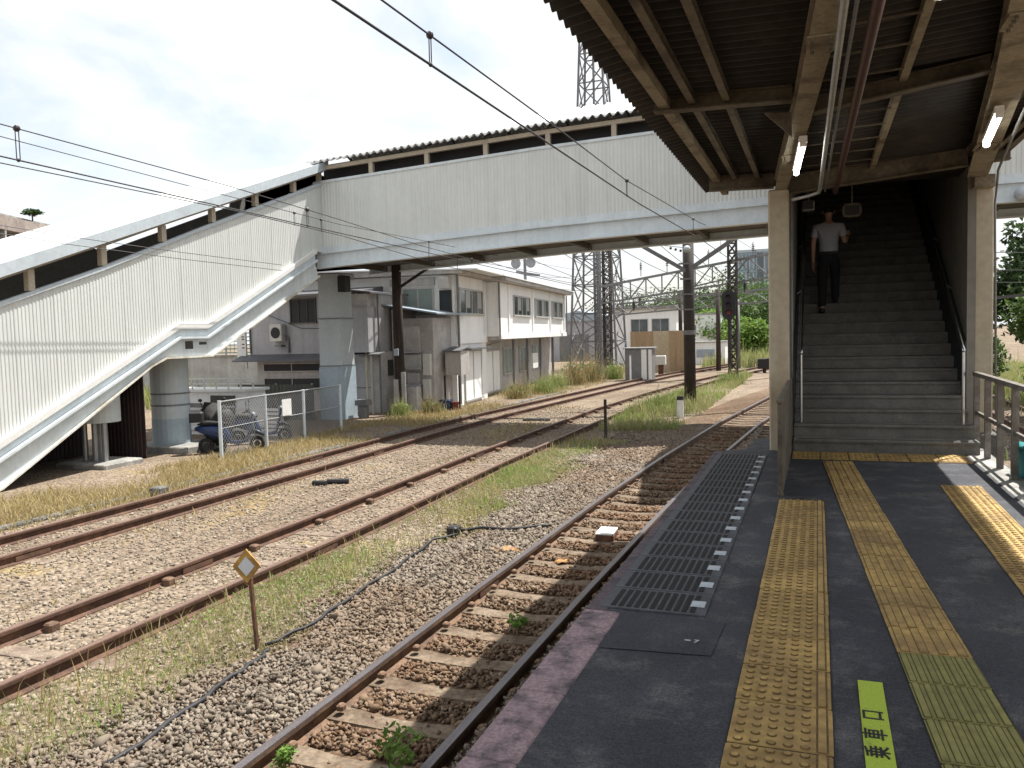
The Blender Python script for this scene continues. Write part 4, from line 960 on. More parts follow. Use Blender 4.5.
# white store, wall and bank behind the fence
s = thing('storage_shed','low white storage shed with a railed flat roof and a dark door','shed',(-18.4,22,GZ))
MB().box(-20.3,-16.9,21.2,22.2,GZ,.02).build('wall','wallwhite',s); MB().box(-20.4,-16.8,21.1,22.3,.02,.10).build('roof','whitepaint',s)
q = MB(); q.box(-18.25,-17.3,21.17,21.2,GZ,-.1); q.build('door','darkframe',s)
q = MB(); q.box(-20.38,-16.52,21.12,21.16,.42,.46); q.box(-20.38,-16.52,21.12,21.16,.26,.29)
for k in range(9): q.box(-20.36+k*.475,-20.32+k*.475,21.12,21.16,.10,.42)
q.build('railing','whitepaint',s); 
q = MB(); q.box(-19.2,-18.6,21.17,21.2,-.85,-.35); q.build('louvre','polegrey',s)
s = thing('screen_wall','dark olive grey sheet screen before the lower windows of the grey house','screen',(-18,24.2,GZ))
ribbed((-19.6,24.2),(1,0),3.2,lambda s_: GZ,lambda s_: .05,.16,.02,(0,-1)).build('sheet','screen',s)
for x in (-19.5,-18,-16.5): MB().box(x-.03,x+.03,24.23,24.29,GZ,.08).build('post','galv',s)
s = thing('slat_fence','white horizontal slat fence behind the round concrete column','fence',(-17,19.5,GZ))
for k in range(7): MB().box(-18.4,-14.4,19.6,19.63,GZ+.06+k*.12,GZ+.14+k*.12).build('slat','whitepaint',s)
for x in (-18.4,-16.5,-14.45): MB().box(x,x+.06,19.632,19.69,GZ,GZ+.95).build('post','galv',s)
s = thing('retaining_wall','long beige retaining wall below a teal netted fence in the far left background','wall',(-30,33,GZ))
MB().box(-46,-22.2,33,33.4,GZ,.85).build('wall','wallgrey2',s); MB().box(-46,-22.1,32.93,33.45,.85,.95).build('coping','concrete',s)
s = thing('net_fence','teal netting fence on posts above the beige retaining wall','fence',(-30,33.2,.95))
for k in range(10): MB().cyl((-45+k*2.5,33.2,.95),(-45+k*2.5,33.2,2.7),.05,n=6).build('post','galv',s)
b = MB()
for k in range(9): b.bar((-45,33.2,1.05+k*.19),(-22.5,33.2,1.05+k*.19),.02,.05)
for k in range(90): b.bar((-45+k*.25,33.21,1.0),(-45+k*.25,33.21,2.62),.02,.02)
b.build('netting','tealnet',s)
s = thing('apartment_block','brown tiled apartment block rising behind the covered stairway at far left','building',(-52,46,GZ))
AU = Vector((-5.1,13.9,0)).normalized(); AV = Vector((-AU.y,AU.x,0))       # facade direction, depth direction
AT = Matrix(((AU.x,AV.x,0,-46.6),(AU.y,AV.y,0,28),(0,0,1,0),(0,0,0,1)))
def AB(): b = MB(); b.T = AT; return b
AB().box(0,20.2,0,10,GZ,10.1).build('wall','brick',s); AB().box(-.3,20.5,-.35,10.3,10.1,10.45).build('roof','concrete',s)
for k in range(4): AB().box(.4,19.8,-1.1,-.004,1.9+k*2.45,2.8+k*2.45).build('balcony','brick',s)
for k in range(7): AB().box(.8+k*2.75,2.6+k*2.75,-.03,-.004,7.9,9.6).build('window','glass',s)
for k in range(8): AB().box(.3+k*2.75,.5+k*2.75,-1.08,-.004,2.81,10.09).build('pillar','concrete',s)
# ------------------------------------------------------------------ grey house behind the pier
h = thing('grey_house','old grey two storey house with bronze windows behind the bridge pier','house',(-18.5,28,GZ))
MB().box(-21.5,-16.45,27.4,33,.98,3.35).build('upper_wall','wallgrey',h)
MB().box(-21.3,-16.45,27.55,33,GZ,.98).build('lower_wall','wallgrey2',h)
b = MB(); b.prism([(-21.9,27.05,3.36),(-21.9,33.3,3.36),(-21.9,30.2,3.8)],(5.55,0,0)); b.build('roof','roofdk',h)
MB().hexa([(-21.9,26.75,.78),(-16.45,26.75,.78),(-16.45,27.4,.98),(-21.9,27.4,.98),(-21.9,26.75,.83),(-16.45,26.75,.83),(-16.45,27.4,1.05),(-21.9,27.4,1.05)]).build('awning','roofdk',h)
def win(parent, x0, x1, y, z0, z1, pane='glass', fr='frame', n=2, t=.05, name='window'):
    """window in a wall facing -Y"""
    q = MB(); q.box(x0,x1,y-.05,y-.004,z1-t,z1); q.box(x0-.03,x1+.03,y-.09,y-.004,z0,z0+t); q.box(x0,x0+t,y-.05,y-.004,z0+t,z1-t); q.box(x1-t,x1,y-.05,y-.004,z0+t,z1-t)
    for k in range(1,n): xm = x0+(x1-x0)*k/n; q.box(xm-.02,xm+.02,y-.045,y-.004,z0+t,z1-t)
    o = q.build(name,fr,parent)
    c_ = MB().box(x0+t,x1-t,y-.022,y-.006,z0+t,z1-t).build('pane',pane,parent); c_.parent = o
    return o
win(h,-19.5,-18.3,27.4,2.25,3.2,'dark','darkframe',3)
win(h,-21.0,-16.9,27.55,.33,.70,'dark','wallgrey2',3); win(h,-21.0,-16.9,27.55,-.35,.12,'dark','wallgrey2',3)
q = MB(); q.bev(-20.3,-19.72,27.06,27.38,1.57,2.24,.03); a_c = q.build('air_conditioner','acwhite',h)
q = MB(); q.cyl((-20.0,27.05,1.9),(-20.0,27.055,1.9),.22,n=16); c_ = q.build('fan_grille','dark',h); c_.parent = a_c
q = MB(); q.tube([(-19.72,27.3,1.8),(-19.6,27.33,1.7),(-19.6,27.34,1.1)],.035,6); q.build('duct','polegrey',h,smooth=True)
q = MB(); q.box(-20.1,-19.8,27.1,27.38,1.35,1.42); q.build('ac_bracket','polegrey',h)
for k,(x0,x1,z0,z1) in enumerate(((-17.9,-17.5,1.3,1.75),(-17.3,-17.0,2.3,2.7),(-18.1,-17.2,1.12,1.2))): MB().bev(x0,x1,27.25,27.396,z0,z1,.015).build('meter_box','acwhite',h)
q = MB(); q.tube([(-21.45,27.36,3.3),(-21.45,27.36,1.1)],.035,6); q.build('downpipe','polegrey',h)
q = MB(); q.tube([(-21.4,27.34,2.95),(-19.0,27.34,2.05),(-17.2,27.34,2.0)],.012,5); q.build('cable','cable',h)
q = MB(); q.box(-21.9,-16.4,27.0,27.1,3.28,3.36); q.build('gutter','polegrey',h)
s = thing('banner_sign','narrow white vertical banner on the left corner of the grey house','banner',(-21.8,27.3,.75))
MB().box(-22.05,-21.62,27.28,27.31,.78,2.3).build('sheet','whitepaint',s)
q = MB()
for z in (2.12,2.0,1.8,1.7,1.5,1.36): q.box(-21.8,-21.68,27.274,27.28,z-.045,z)
q.build('marks','maroon',s); MB().cyl((-21.6,27.31,.5),(-21.6,27.31,2.4),.02,n=6).build('pole','galv',s)
# annex with overhanging upper room
a = thing('house_annex','weathered annex with a jutting boxed upper room beside the pier','house annex',(-15.9,27.5,GZ))
MB().box(-16.45,-15.42,26.35,28.9,1.08,2.75).build('upper_room','wallgrey',a)
MB().box(-16.45,-15.5,26.5,28.9,2.75,3.24).build('upper_wall','wallbrown',a)
MB().hexa([(-16.6,26.2,3.40),(-15.2,26.2,3.22),(-15.2,29.2,3.22),(-16.6,29.2,3.40),(-16.6,26.2,3.47),(-15.2,26.2,3.29),(-15.2,29.2,3.29),(-16.6,29.2,3.47)]).build('roof','roofdk',a)
MB().box(-16.45,-15.3,27.0,28.9,GZ,1.075).build('lower_wall','wallgrey2',a)
q = MB(); q.bev(-16.35,-15.72,26.94,26.995,GZ,.92,.01); dr = q.build('door','wallgrey',a)
q = MB(); q.box(-16.35,-15.72,26.925,26.938,-.28,-.24); c_ = q.build('door_rail','polegrey',a); c_.parent = dr
for x in (-15.62,-15.42): MB().cyl((x,26.5,GZ),(x,26.5,1.08),.045,n=8).build('post','beigepost',a)
MB().cyl((-15.32,26.95,GZ),(-15.32,26.95,3.3),.04,n=8).build('downpipe','polegrey',a)
MB().box(-15.298,-15.26,27.5,28.4,.15,.75).build('window','darkframe',a)
MB().hexa([(-16.3,26.3,.98),(-15.0,26.3,.98),(-15.0,27.0,1.07),(-16.3,27.0,1.07),(-16.3,26.3,1.01),(-15.0,26.3,1.01),(-15.0,27.0,1.10),(-16.3,27.0,1.10)]).build('canopy','roofdk',a)
# little shed with a blue tin roof
s = thing('tin_roof_shed','narrow brown sided shed under a bluish tin roof behind the wooden pole','shed',(-14.2,28,GZ))
MB().box(-15.0,-13.55,27.9,30.6,GZ,2.3).build('wall','wallbrown',s)
MB().hexa([(-15.75,27.55,2.86),(-13.2,27.55,2.42),(-13.2,30.6,2.42),(-15.75,30.6,2.86),(-15.75,27.55,2.92),(-13.2,27.55,2.48),(-13.2,30.6,2.48),(-15.75,30.6,2.92)]).build('roof','bluetin',s)
MB().box(-15.28,-15.0,27.9,30.6,GZ,2.66).build('side_wall','wallbrown',s)
for (x0,x1,z0,z1,m_) in ((-14.75,-14.05,1.05,2.0,'wallbrown'),(-14.8,-14.0,.35,.95,'wallgrey2'),(-14.6,-14.1,-.3,.25,'wallbrown'),(-13.95,-13.62,.15,.95,'acwhite'),(-13.98,-13.66,-.75,.0,'acwhite')):
    q = MB(); q.bev(x0,x1,27.74,27.895,z0,z1,.02); q.build('meter_box' if m_ == 'acwhite' else 'shutter',m_,s)
for k in range(3): MB().hexa([(-14.8,27.55,1.0-k*.62),(-14.0,27.55,1.0-k*.62),(-14.0,27.9,1.06-k*.62),(-14.8,27.9,1.06-k*.62),(-14.8,27.55,1.02-k*.62),(-14.0,27.55,1.02-k*.62),(-14.0,27.9,1.09-k*.62),(-14.8,27.9,1.09-k*.62)]).build('hood','wallgrey',s)
MB().bev(-14.35,-13.95,27.2,27.6,GZ,-.25,.02).build('bin','wallbrown',s)
s = thing('planter_box','grey square planter on legs by the pier','planter',(-14.9,25.2,GZ))
MB().bev(-15.25,-14.75,24.95,25.3,-.75,-.55,.02).build('tray','polegrey',s); MB().bev(-15.15,-14.85,25.0,25.25,GZ,-.75,.02).build('leg','polegrey',s)
for (x,y,m_,lab) in ((-13.2,28.1,'tarpblue','small blue crate standing by the shed wall'),(-12.85,28.15,'red','small red bucket standing by the shed wall')):
    q = MB(); 
    if m_ == 'red': q.cyl((x,y,GZ),(x,y,GZ+.32),.12,.16,12)
    else: q.bev(x-.2,x+.2,y-.15,y+.15,GZ,GZ+.35,.02); q.bev(x-.23,x+.23,y-.18,y+.18,GZ+.35,GZ+.4,.01)
    centre(tag(q.build('bucket' if m_ == 'red' else 'crate',m_),lab,'bucket' if m_ == 'red' else 'crate'),(x,y,GZ))

# ------------------------------------------------------------------ white two storey building along the far track
W0 = Vector((-12.75,28.6,0)); wu = Vector((-14.9+12.75,49.5-28.6,0)).normalized(); wd = Vector((wu.y,-wu.x,0))
WT = Matrix(((wu.x,wd.x,0,W0.x),(wu.y,wd.y,0,W0.y),(0,0,1,0),(0,0,0,1)))
wbld = thing('white_building','white two storey trackside building with its upper floor jutting out','building',(-13.8,38,GZ))
def WB(): b = MB(); b.T = WT; return b
G_ = GZ-.02
WB().box(1.0,5.2,-7,-.5,G_,4.0).build('wall','wallwhite',wbld)
WB().box(5.2,20.9,-7,.1,1.52,3.92).build('upper_wall','wallwhite',wbld)
WB().box(5.2,20.7,-7,-.85,G_,1.52).build('lower_wall','wallgrey2',wbld)
WB().hexa([(.6,-7.3,4.02),(5.2,-7.3,4.02),(5.2,-.05,4.02),(.6,-.05,4.02),(.6,-7.3,4.3),(5.2,-7.3,4.3),(5.2,-.05,4.2),(.6,-.05,4.2)]).build('roof','wallgrey2',wbld)
WB().hexa([(4.9,-7.3,3.94),(21.4,-7.3,3.94),(21.4,.55,3.94),(4.9,.55,3.94),(4.9,-7.3,4.3),(21.4,-7.3,4.3),(21.4,.55,4.10),(4.9,.55,4.10)]).build('roof','wallgrey2',wbld)
WB().hexa([(.5,-7.4,4.31),(21.5,-7.4,4.31),(21.5,.62,4.12),(.5,.62,4.12),(.5,-7.4,4.36),(21.5,-7.4,4.36),(21.5,.62,4.17),(.5,.62,4.17)]).build('roof_sheet','roofwhite',wbld)
WB().box(5.15,20.95,.102,.2,1.40,1.62).build('fascia_band','wallwhite',wbld)
WB().box(1.0,5.15,-.498,-.42,1.28,1.62).build('fascia_band','wallwhite',wbld)
WB().box(5.3,20.6,-.84,.08,1.36,1.5).build('overhang_soffit','wallgrey2',wbld)
def wwin(u0, u1, d, z0, z1, n, pane='glass', fr='frame', name='window'):
    q = WB(); t = .07
    q.box(u0,u1,d+.003,d+.06,z1-t,z1); q.box(u0-.04,u1+.04,d+.003,d+.1,z0,z0+t); q.box(u0,u0+t,d+.003,d+.06,z0+t,z1-t); q.box(u1-t,u1,d+.003,d+.06,z0+t,z1-t)
    for k in range(1,n): m_ = u0+(u1-u0)*k/n; q.box(m_-.035,m_+.035,d+.003,d+.05,z0+t,z1-t)
    o = q.build(name,fr,wbld); c_ = WB().box(u0+t,u1-t,d+.004,d+.028,z0+t,z1-t).build('pane',pane,wbld); c_.parent = o
    if pane == 'glass':
        for k in ((1,n-1) if u0 < 10 else (0,2)):
            m0 = u0+(u1-u0)*(k+.08)/n; m1 = u0+(u1-u0)*(k+.75)/n; b_ = WB().box(m0,m1,d+.0285,d+.034,z0+t+.02+.2*(k%2),z1-t-.02).build('curtain','curtain',wbld); b_.parent = o
wwin(1.5,4.75,-.5,2.45,3.52,4)
wwin(7.8,11.2,.1,2.45,3.45,4); wwin(12.3,15.7,.1,2.45,3.45,4); wwin(16.6,19.8,.1,2.45,3.45,4)
for u_ in (6.9,11.75,16.15,20.3): WB().box(u_-.07,u_+.07,.102,.16,1.63,3.9).build('pilaster','wallwhite',wbld)
for u_ in (1.15,5.0): WB().box(u_-.09,u_+.09,-.498,-.42,1.63,3.95).build('pilaster','wallwhite',wbld)
wwin(1.9,4.3,-.5,-1.1,1.0,2,'wallwhite','frame','door')
WB().box(1.7,4.6,-.498,-.1,1.02,1.08).build('door_hood','roofdk',wbld)
wwin(6.0,8.6,-.85,-1.1,.9,2,'wallwhite','wallgrey2','door')
wwin(9.2,11.6,-.85,-.4,.95,3,'glassgreen'); wwin(12.4,14.6,-.85,-.4,.95,3,'glassgreen'); wwin(15.5,18.0,-.85,-.4,.95,3,'glassgreen')
for u_ in (9.0,11.9,15.0,18.4): 
    WB().box(u_-.06,u_+.06,-.3,-.18,G_,1.36).build('column','polegrey',wbld)
WB().box(13.0,14.2,-.3,-.2,-.25,.55).build('notice_board','whitepaint',wbld)
q = WB(); q.tube([(1.02,-.38,4.0),(1.02,-.38,-1.1)],.05,8); q.build('downpipe','polegrey',wbld)
q = WB(); q.tube([(5.18,.16,3.9),(5.18,.16,1.3),(5.6,-.7,1.1),(5.6,-.76,-1.1)],.045,8); q.build('downpipe','polegrey',wbld)
q = WB(); q.tube([(20.8,.2,3.9),(20.8,.2,1.3)],.04,8); q.build('downpipe','polegrey',wbld)
# south gable: windows facing the camera, u = const
def gwin(d0, d1, z0, z1, n, pane, fr='frame'):
    q = WB(); t = .07; u1 = .997
    q.box(u1-.06,u1,d0,d1,z1-t,z1); q.box(u1-.1,u1,d0-.03,d1+.03,z0,z0+t); q.box(u1-.06,u1,d0,d0+t,z0+t,z1-t); q.box(u1-.06,u1,d1-t,d1,z0+t,z1-t)
    for k in range(1,n): m_ = d0+(d1-d0)*k/n; q.box(u1-.05,u1,m_-.03,m_+.03,z0+t,z1-t)
    o = q.build('window',fr,wbld); c_ = WB().box(u1-.03,u1-.004,d0+t,d1-t,z0+t,z1-t).build('pane',pane,wbld); c_.parent = o
gwin(-2.7,-1.35,2.45,3.55,2,'glassgreen'); gwin(-1.12,-.62,2.5,3.4,1,'glass','darkframe')
WB().box(.93,.995,-3.2,-1.3,3.62,3.9).build('gable_duct','wallgrey2',wbld)
q = WB(); q.bev(.45,.9,-1.0,-.6,3.45,3.9,.04); q.build('vent_hood','wallgrey2',wbld)
s = thing('lean_to','small dark lean-to with a tin roof between the shed and the white building','lean-to',(-13.0,28.6,GZ))
MB().box(-13.4,-12.75,28.6,29.4,.1,1.0).build('box','wallgrey2',s)
MB().hexa([(-13.45,28.4,1.0),(-12.7,28.4,1.0),(-12.7,29.4,1.15),(-13.45,29.4,1.15),(-13.45,28.4,1.04),(-12.7,28.4,1.04),(-12.7,29.4,1.19),(-13.45,29.4,1.19)]).build('roof','roofdk',s)
for x in (-13.4,-12.8): MB().bar((x,28.5,GZ),(x,28.5,.1),.06,.06).build('post','wood',s)

# ------------------------------------------------------------------ poles, masts, gantry
s = thing('wooden_pole','dark creosoted wooden pole with boarded foot in front of the tin roof shed','pole',(-14.15,26.3,GZ))
MB().cyl((-14.15,26.3,GZ-.1),(-14.15,26.3,5.7),.20,.16,12).build('pole','wood',s,smooth=True)
for k,(dx,dy) in enumerate(((.2,-.12),(-.05,-.21))):
    q = MB(); q.box(-14.15+dx-.09,-14.15+dx+.09,26.3+dy-.02,26.3+dy+.02,GZ,.35 if k == 0 else .1); q.build('board','wallbrown',s)
MB().bev(-14.22,-14.05,26.05,26.1,.95,1.2,.01).build('plate','marker',s)
MB().bar((-14.1,26.3,3.35),(-12.0,26.9,4.7),.09,.09).build('brace','wood',s)
s = thing('steel_pole','tall dark brown steel pole with knee braces between the tracks','pole',(-4.38,30.3,GZ))
MB().cyl((-4.38,30.3,GZ-.1),(-4.38,30.3,5.6),.215,.185,14).build('pole','latticerust',s,smooth=True)
MB().bar((-4.45,30.2,3.72),(-6.9,30.2,5.25),.14,.14).build('brace','lattice',s); MB().bar((-4.3,30.2,3.8),(-2.0,30.2,5.25),.14,.14).build('brace','lattice',s)
MB().cyl((-4.38,30.3,1.42),(-4.38,30.3,1.58),.225,n=14).build('band','polegrey',s)
for k in range(4): q = MB(); q.box(-4.55-.05*k%2,-4.2,30.02,30.07,2.3+k*.55,2.36+k*.55); q.build('clamp','lattice',s)
q = MB(); q.cyl((-4.2,30.15,3.15),(-3.1,30.05,3.35),.03,n=6); q.build('bracket_arm','lattice',s)
s = thing('crossbeam_truss','steel crossbeam spanning the tracks behind the footbridge','crossbeam',(-6.5,30.3,5.3))
q = MB(); A_, B_ = Vector((-14.3,26.6,5.30)), Vector((1.5,30.75,5.30))
MB().bar(A_,B_,.12,.12).build('chord','lattice',s); MB().bar(A_+Vector((0,0,.6)),B_+Vector((0,0,.6)),.12,.12).build('chord','lattice',s)
for k in range(18): p0, p1 = A_.lerp(B_,k/18), A_.lerp(B_,(k+1)/18); q.bar(p0+Vector((0,0,.6*(k%2))),p1+Vector((0,0,.6*((k+1)%2))),.06,.06)
q.build('lacing','lattice',s)
def lattice_mast(x, y, z0, z1, w0, w1, n, lab, name='lattice_mast', m='lattice', th=.07, cat='mast', group=None):
    t = thing(name, lab, cat, (x,y,z0), group)
    ww = lambda k: w0+(w1-w0)*k/n
    zz = lambda k: z0+(z1-z0)*k/n
    for sx, sy in ((-1,-1),(1,-1),(1,1),(-1,1)):
        MB().bar((x+sx*w0/2,y+sy*w0/2,z0),(x+sx*w1/2,y+sy*w1/2,z1),th,th,(0,1,0)).build('leg',m,t)
    b = MB(); tt = th*.6
    for k in range(n):
        a, c = ww(k)/2, ww(k+1)/2
        for (s0,s1) in (((-1,-1),(1,-1)),((1,-1),(1,1)),((1,1),(-1,1)),((-1,1),(-1,-1))):
            P0, P1 = (x+s0[0]*a,y+s0[1]*a,zz(k)), (x+s1[0]*c,y+s1[1]*c,zz(k+1)); b.bar(P0,P1,tt,tt)
            P0, P1 = (x+s1[0]*a,y+s1[1]*a,zz(k)), (x+s0[0]*c,y+s0[1]*c,zz(k+1)); b.bar(P0,P1,tt,tt)
            b.bar((x+s0[0]*c,y+s0[1]*c,zz(k+1)),(x+s1[0]*c,y+s1[1]*c,zz(k+1)),tt,tt)
    b.build('bracing',m,t); return t
tw = lattice_mast(-15.4,60,GZ,26,3.5,1.35,13,'tall tapering steel lattice tower rising behind the white building and footbridge','lattice_tower','lattice',.13,'tower')
MB().bar((-15.4,60,GZ),(-15.4,60,26),.3,.1).build('ladder','lattice',tw)
lattice_mast(-11.9,48.6,GZ,7.8,.42,.42,16,'slim lattice mast carrying the left end of the far gantry',m='latticerust',th=.07)
lattice_mast(-12.9,50.2,GZ,7.8,.35,.35,16,'slim lattice mast just left of the gantry mast',th=.06)
lattice_mast(-6.75,46.4,GZ,7.6,.42,.42,16,'slim lattice mast half hidden behind the dark steel pole',th=.07)
sm = lattice_mast(-4.25,45.3,GZ,8.2,.42,.42,18,'rusty lattice mast carrying the oval signal head',m='latticerust',th=.08)
lattice_mast(-2.7,63,GZ,7.8,.5,.5,14,'distant lattice mast right of the signal',th=.07)
g_ = thing('gantry','long trussed catenary gantry spanning the tracks beyond the footbridge','gantry',(-6,47,4.5))
A_, B_ = Vector((-12.2,48.2,4.30)), Vector((-1.5,45.0,5.55)); q = MB()
MB().bar(A_,B_,.13,.13).build('chord','polegrey',g_); MB().bar(A_-Vector((0,0,1.0)),B_-Vector((0,0,1.25)),.10,.10).build('chord','polegrey',g_)
for k in range(11):
    p0, p1 = A_.lerp(B_,k/11), A_.lerp(B_,(k+1)/11); q.bar(p0,p0-Vector((0,0,1.0)),.07,.07)
    (q.bar(p0,p1-Vector((0,0,1.05)),.06,.06) if k % 2 else q.bar(p0-Vector((0,0,1.0)),p1,.06,.06))
q.build('lacing','polegrey',g_)
for k,(t_) in enumerate((.2,.5,.8)):
    p = A_.lerp(B_,t_)-Vector((0,0,1.1)); q = MB(); q.cyl(p,p-Vector((0,0,.7)),.03,n=6); q.cyl(p-Vector((0,0,.2)),p-Vector((0,0,.5)),.09,n=8); q.build('insulator','insul',g_)
g_ = thing('gantry','second thinner gantry of bars farther along the tracks','gantry',(-8,58,3.5))
A_, B_ = Vector((-14,60,3.6)), Vector((0,54,4.2)); q = MB()
MB().bar(A_,B_,.12,.12).build('chord','polegrey',g_); MB().bar(A_-Vector((0,0,.8)),B_-Vector((0,0,.8)),.1,.1).build('chord','polegrey',g_)
for k in range(14): p0, p1 = A_.lerp(B_,k/14), A_.lerp(B_,(k+1)/14); q.bar(p0-Vector((0,0,.8*(k%2))),p1-Vector((0,0,.8*((k+1)%2))),.06,.06)
q.build('lacing','polegrey',g_)
for (x,y,h_,m_,lab) in ((-6.2,56,4.2,'wood','slim dark wooden pole left of the signal in the distance'),(-5.6,58,3.6,'polegrey','grey concrete pole beside the signal mast in the distance'),(-5.2,59,3.6,'polegrey','second grey concrete pole just right of its twin'),(-9.3,60,4.3,'wood','dark pole standing in front of the small white house'),(-2.35,47.5,7.5,'polegrey','tall grey mast just left of the cream canopy post')):
    t = thing('pole',lab,'pole',(x,y,GZ)); MB().cyl((x,y,GZ),(x,y,h_),.17,.13,10).build('shaft',m_,t,smooth=True)
    MB().bar((x-.5,y,h_-.25),(x+.5,y,h_-.25),.08,.08).build('arm','lattice',t)
# signal
s = thing('railway_signal','black oval railway signal head with a dim red lens on the lattice mast','signal',(-4.4,44.8,2.8))
q = MB(); pts = []
for k in range(20):
    a = 2*PI*k/20; pts.append((-4.4+.36*math.cos(a),44.7,2.85+(.42 if math.sin(a) > 0 else -.42)+.36*math.sin(a)))
q.prism(pts,(0,.06,0)).build('backplate','dark',s)
for k, z in enumerate((3.25,2.85,2.45)):
    q = MB(); q.cyl((-4.4,44.69,z),(-4.4,44.66,z),.11,n=14); q.build('lens','redlamp' if k == 2 else 'dark',s)
    q = MB(); n_ = 10; vs = []
    for i in range(n_+1):
        a = PI*i/n_; vs += [(-4.4+.14*math.cos(a),44.7,z+.14*math.sin(a)),(-4.4+.14*math.cos(a),44.45,z+.14*math.sin(a))]
    q.add(vs,[(2*i,2*i+1,2*i+3,2*i+2) for i in range(n_)]); q.build('hood','dark',s)
MB().box(-4.62,-4.18,44.76,45.02,2.3,3.4).build('housing','dark',s)
MB().bar((-4.4,44.95,GZ),(-4.4,44.95,2.2),.16,.16).build('post','latticerust',s)
s = thing('loudspeaker_pole','pole with two round loudspeakers showing above the white building roof','loudspeaker pole',(-17.6,50,GZ))
MB().cyl((-17.6,50,GZ),(-17.6,50,7.2),.10,n=8).build('pole','lattice',s)
for dx in (-.45,.55): MB().cyl((-17.6+dx,49.9,6.15),(-17.6+dx,49.55,6.1),.12,.34,12).build('loudspeaker','lattice',s)
MB().bar((-18.2,50,5.6),(-16.6,50,5.3),.1,.14).build('arm','lattice',s)
s = thing('relay_box','small dark trackside relay box on a leg near the canopy post','relay box',(-3.1,53,GZ))
MB().bev(-3.5,-2.7,52.8,53.2,-.95,-.3,.04).build('case','dark',s); MB().box(-3.2,-3.0,52.9,53.1,GZ,-.95).build('leg','dark',s)

# ------------------------------------------------------------------ overhead wires
def catenary(lab, mess, cont, hang, k_=1.0):
    t = thing('overhead_wire', lab, 'overhead wire', mess[1])
    sm_ = lambda P: [tuple(np.array(a)+(np.array(c)-np.array(a))*k/6) for a, c in zip(P[:-1],P[1:]) for k in range(6)]+[P[-1]]
    MB().tube(sm_(mess),.008*k_,6).build('messenger_wire','wire',t,smooth=True)
    MB().tube(sm_(cont),.0105*k_,6).build('contact_wire','wire',t,smooth=True)
    f_ = lambda P, y: tuple(float(np.interp(y,[p[1] for p in P],[p[i] for p in P])) for i in (0,2))
    for y in hang:
        (xm,zm),(xc,zc) = f_(mess,y), f_(cont,y); q = MB()
        q.sphere((xm,y,zm),.032,8,6); q.cyl((xm,y-.018,zm),(xc,y-.018,zc),.005,n=5); q.cyl((xm,y+.018,zm),(xc,y+.018,zc),.005,n=5); q.sphere((xc,y,zc),.018,8,6); q.build('hanger','insul',t)
catenary('thick overhead contact wire pair running above the near track',[(-2.9,-25,3.9),(-2.86,5,3.98),(-2.85,9.5,4.01),(-2.85,13,4.01),(-2.85,21.8,4.36),(-2.9,30,4.9),(-1.2,46,4.4)],[(-2.9,-25,3.72),(-2.86,5,3.755),(-2.85,14,3.78),(-2.85,21.8,3.95),(-2.9,30,4.05),(-1.2,46,3.8)],[0,6.0,13.1,20.6,27,35])
catenary('overhead wire pair above the middle track with a hanger at far left',[(-6.9,-25,3.8),(-6.9,5.4,3.63),(-6.9,8.5,3.56),(-6.9,11,3.45),(-6.9,13.8,3.30),(-6.9,17,3.2),(-6.8,30,3.2),(-6.2,46,3.9)],[(-6.9,-25,3.4),(-6.9,5.4,3.34),(-6.9,11,3.24),(-6.9,14.2,3.19),(-6.9,18,3.12),(-6.8,30,2.9),(-6.2,46,3.3)],[-4,5.62,10.2,16.2,24],.75)
catenary('overhead wire pair above the farthest track sloping to the footbridge',[(-10.4,-25,4.8),(-10.4,8.2,4.48),(-10.4,12,4.37),(-10.4,16.7,4.26),(-10.4,20.5,4.3),(-10.2,28,4.3),(-9,46,4.3)],[(-10.4,-25,4.3),(-10.4,8.2,4.12),(-10.4,13,4.1),(-10.4,16.7,4.01),(-10.4,22,3.7),(-10.2,30,3.4),(-9,46,3.5)],[4,14.9,15.9,21.3,23.2],.85)
for z, x, lab in ((3.86,-14.45,'upper thin wire strung along the covered stairway wall'),(3.70,-14.45,'lower thin wire strung along the covered stairway wall')):
    pts = [(x,7,z+.25),(x,12.65,z),(x,16,z-.06),(x,19.97,z-.09)]; o = MB().tube(pts,.008,5).build('cable','wire'); centre(tag(o,lab,'wire'),pts[0])
wl = [((-14.15,26.3,5.5),(-17.6,50,6.6),'wire from the wooden pole to the loudspeaker pole'),((-17.6,50,6.9),(-12.9,50.2,7.0),'upper wire from the loudspeaker pole to the slim mast'),((-17.6,50,5.4),(-11.9,48.6,5.2),'lower wire from the loudspeaker pole to the gantry mast'),((-11.9,48.6,3.0),(-4.25,45.3,3.5),'thin wire strung between the gantry masts above the cabinet'),((-4.25,45.3,3.0),(-2.35,47.5,3.1),'thin wire from the signal mast to the tall grey mast'),((-4.38,30.3,4.0),(-4.25,45.3,4.2),'wire from the dark steel pole to the signal mast'),((-4.38,30.3,3.7),(-6.75,46.4,4.0),'wire from the dark steel pole to the half hidden mast')]
for a_, b_, lab in wl:
    a_, b_ = Vector(a_), Vector(b_); pts = [a_.lerp(b_,t)-Vector((0,0,.25*4*t*(1-t))) for t in np.linspace(0,1,9)]; o = MB().tube(pts,.014,5).build('cable','wire'); centre(tag(o,lab,'wire'),a_)
names = ('first','second','third','fourth','fifth','sixth','seventh','eighth')
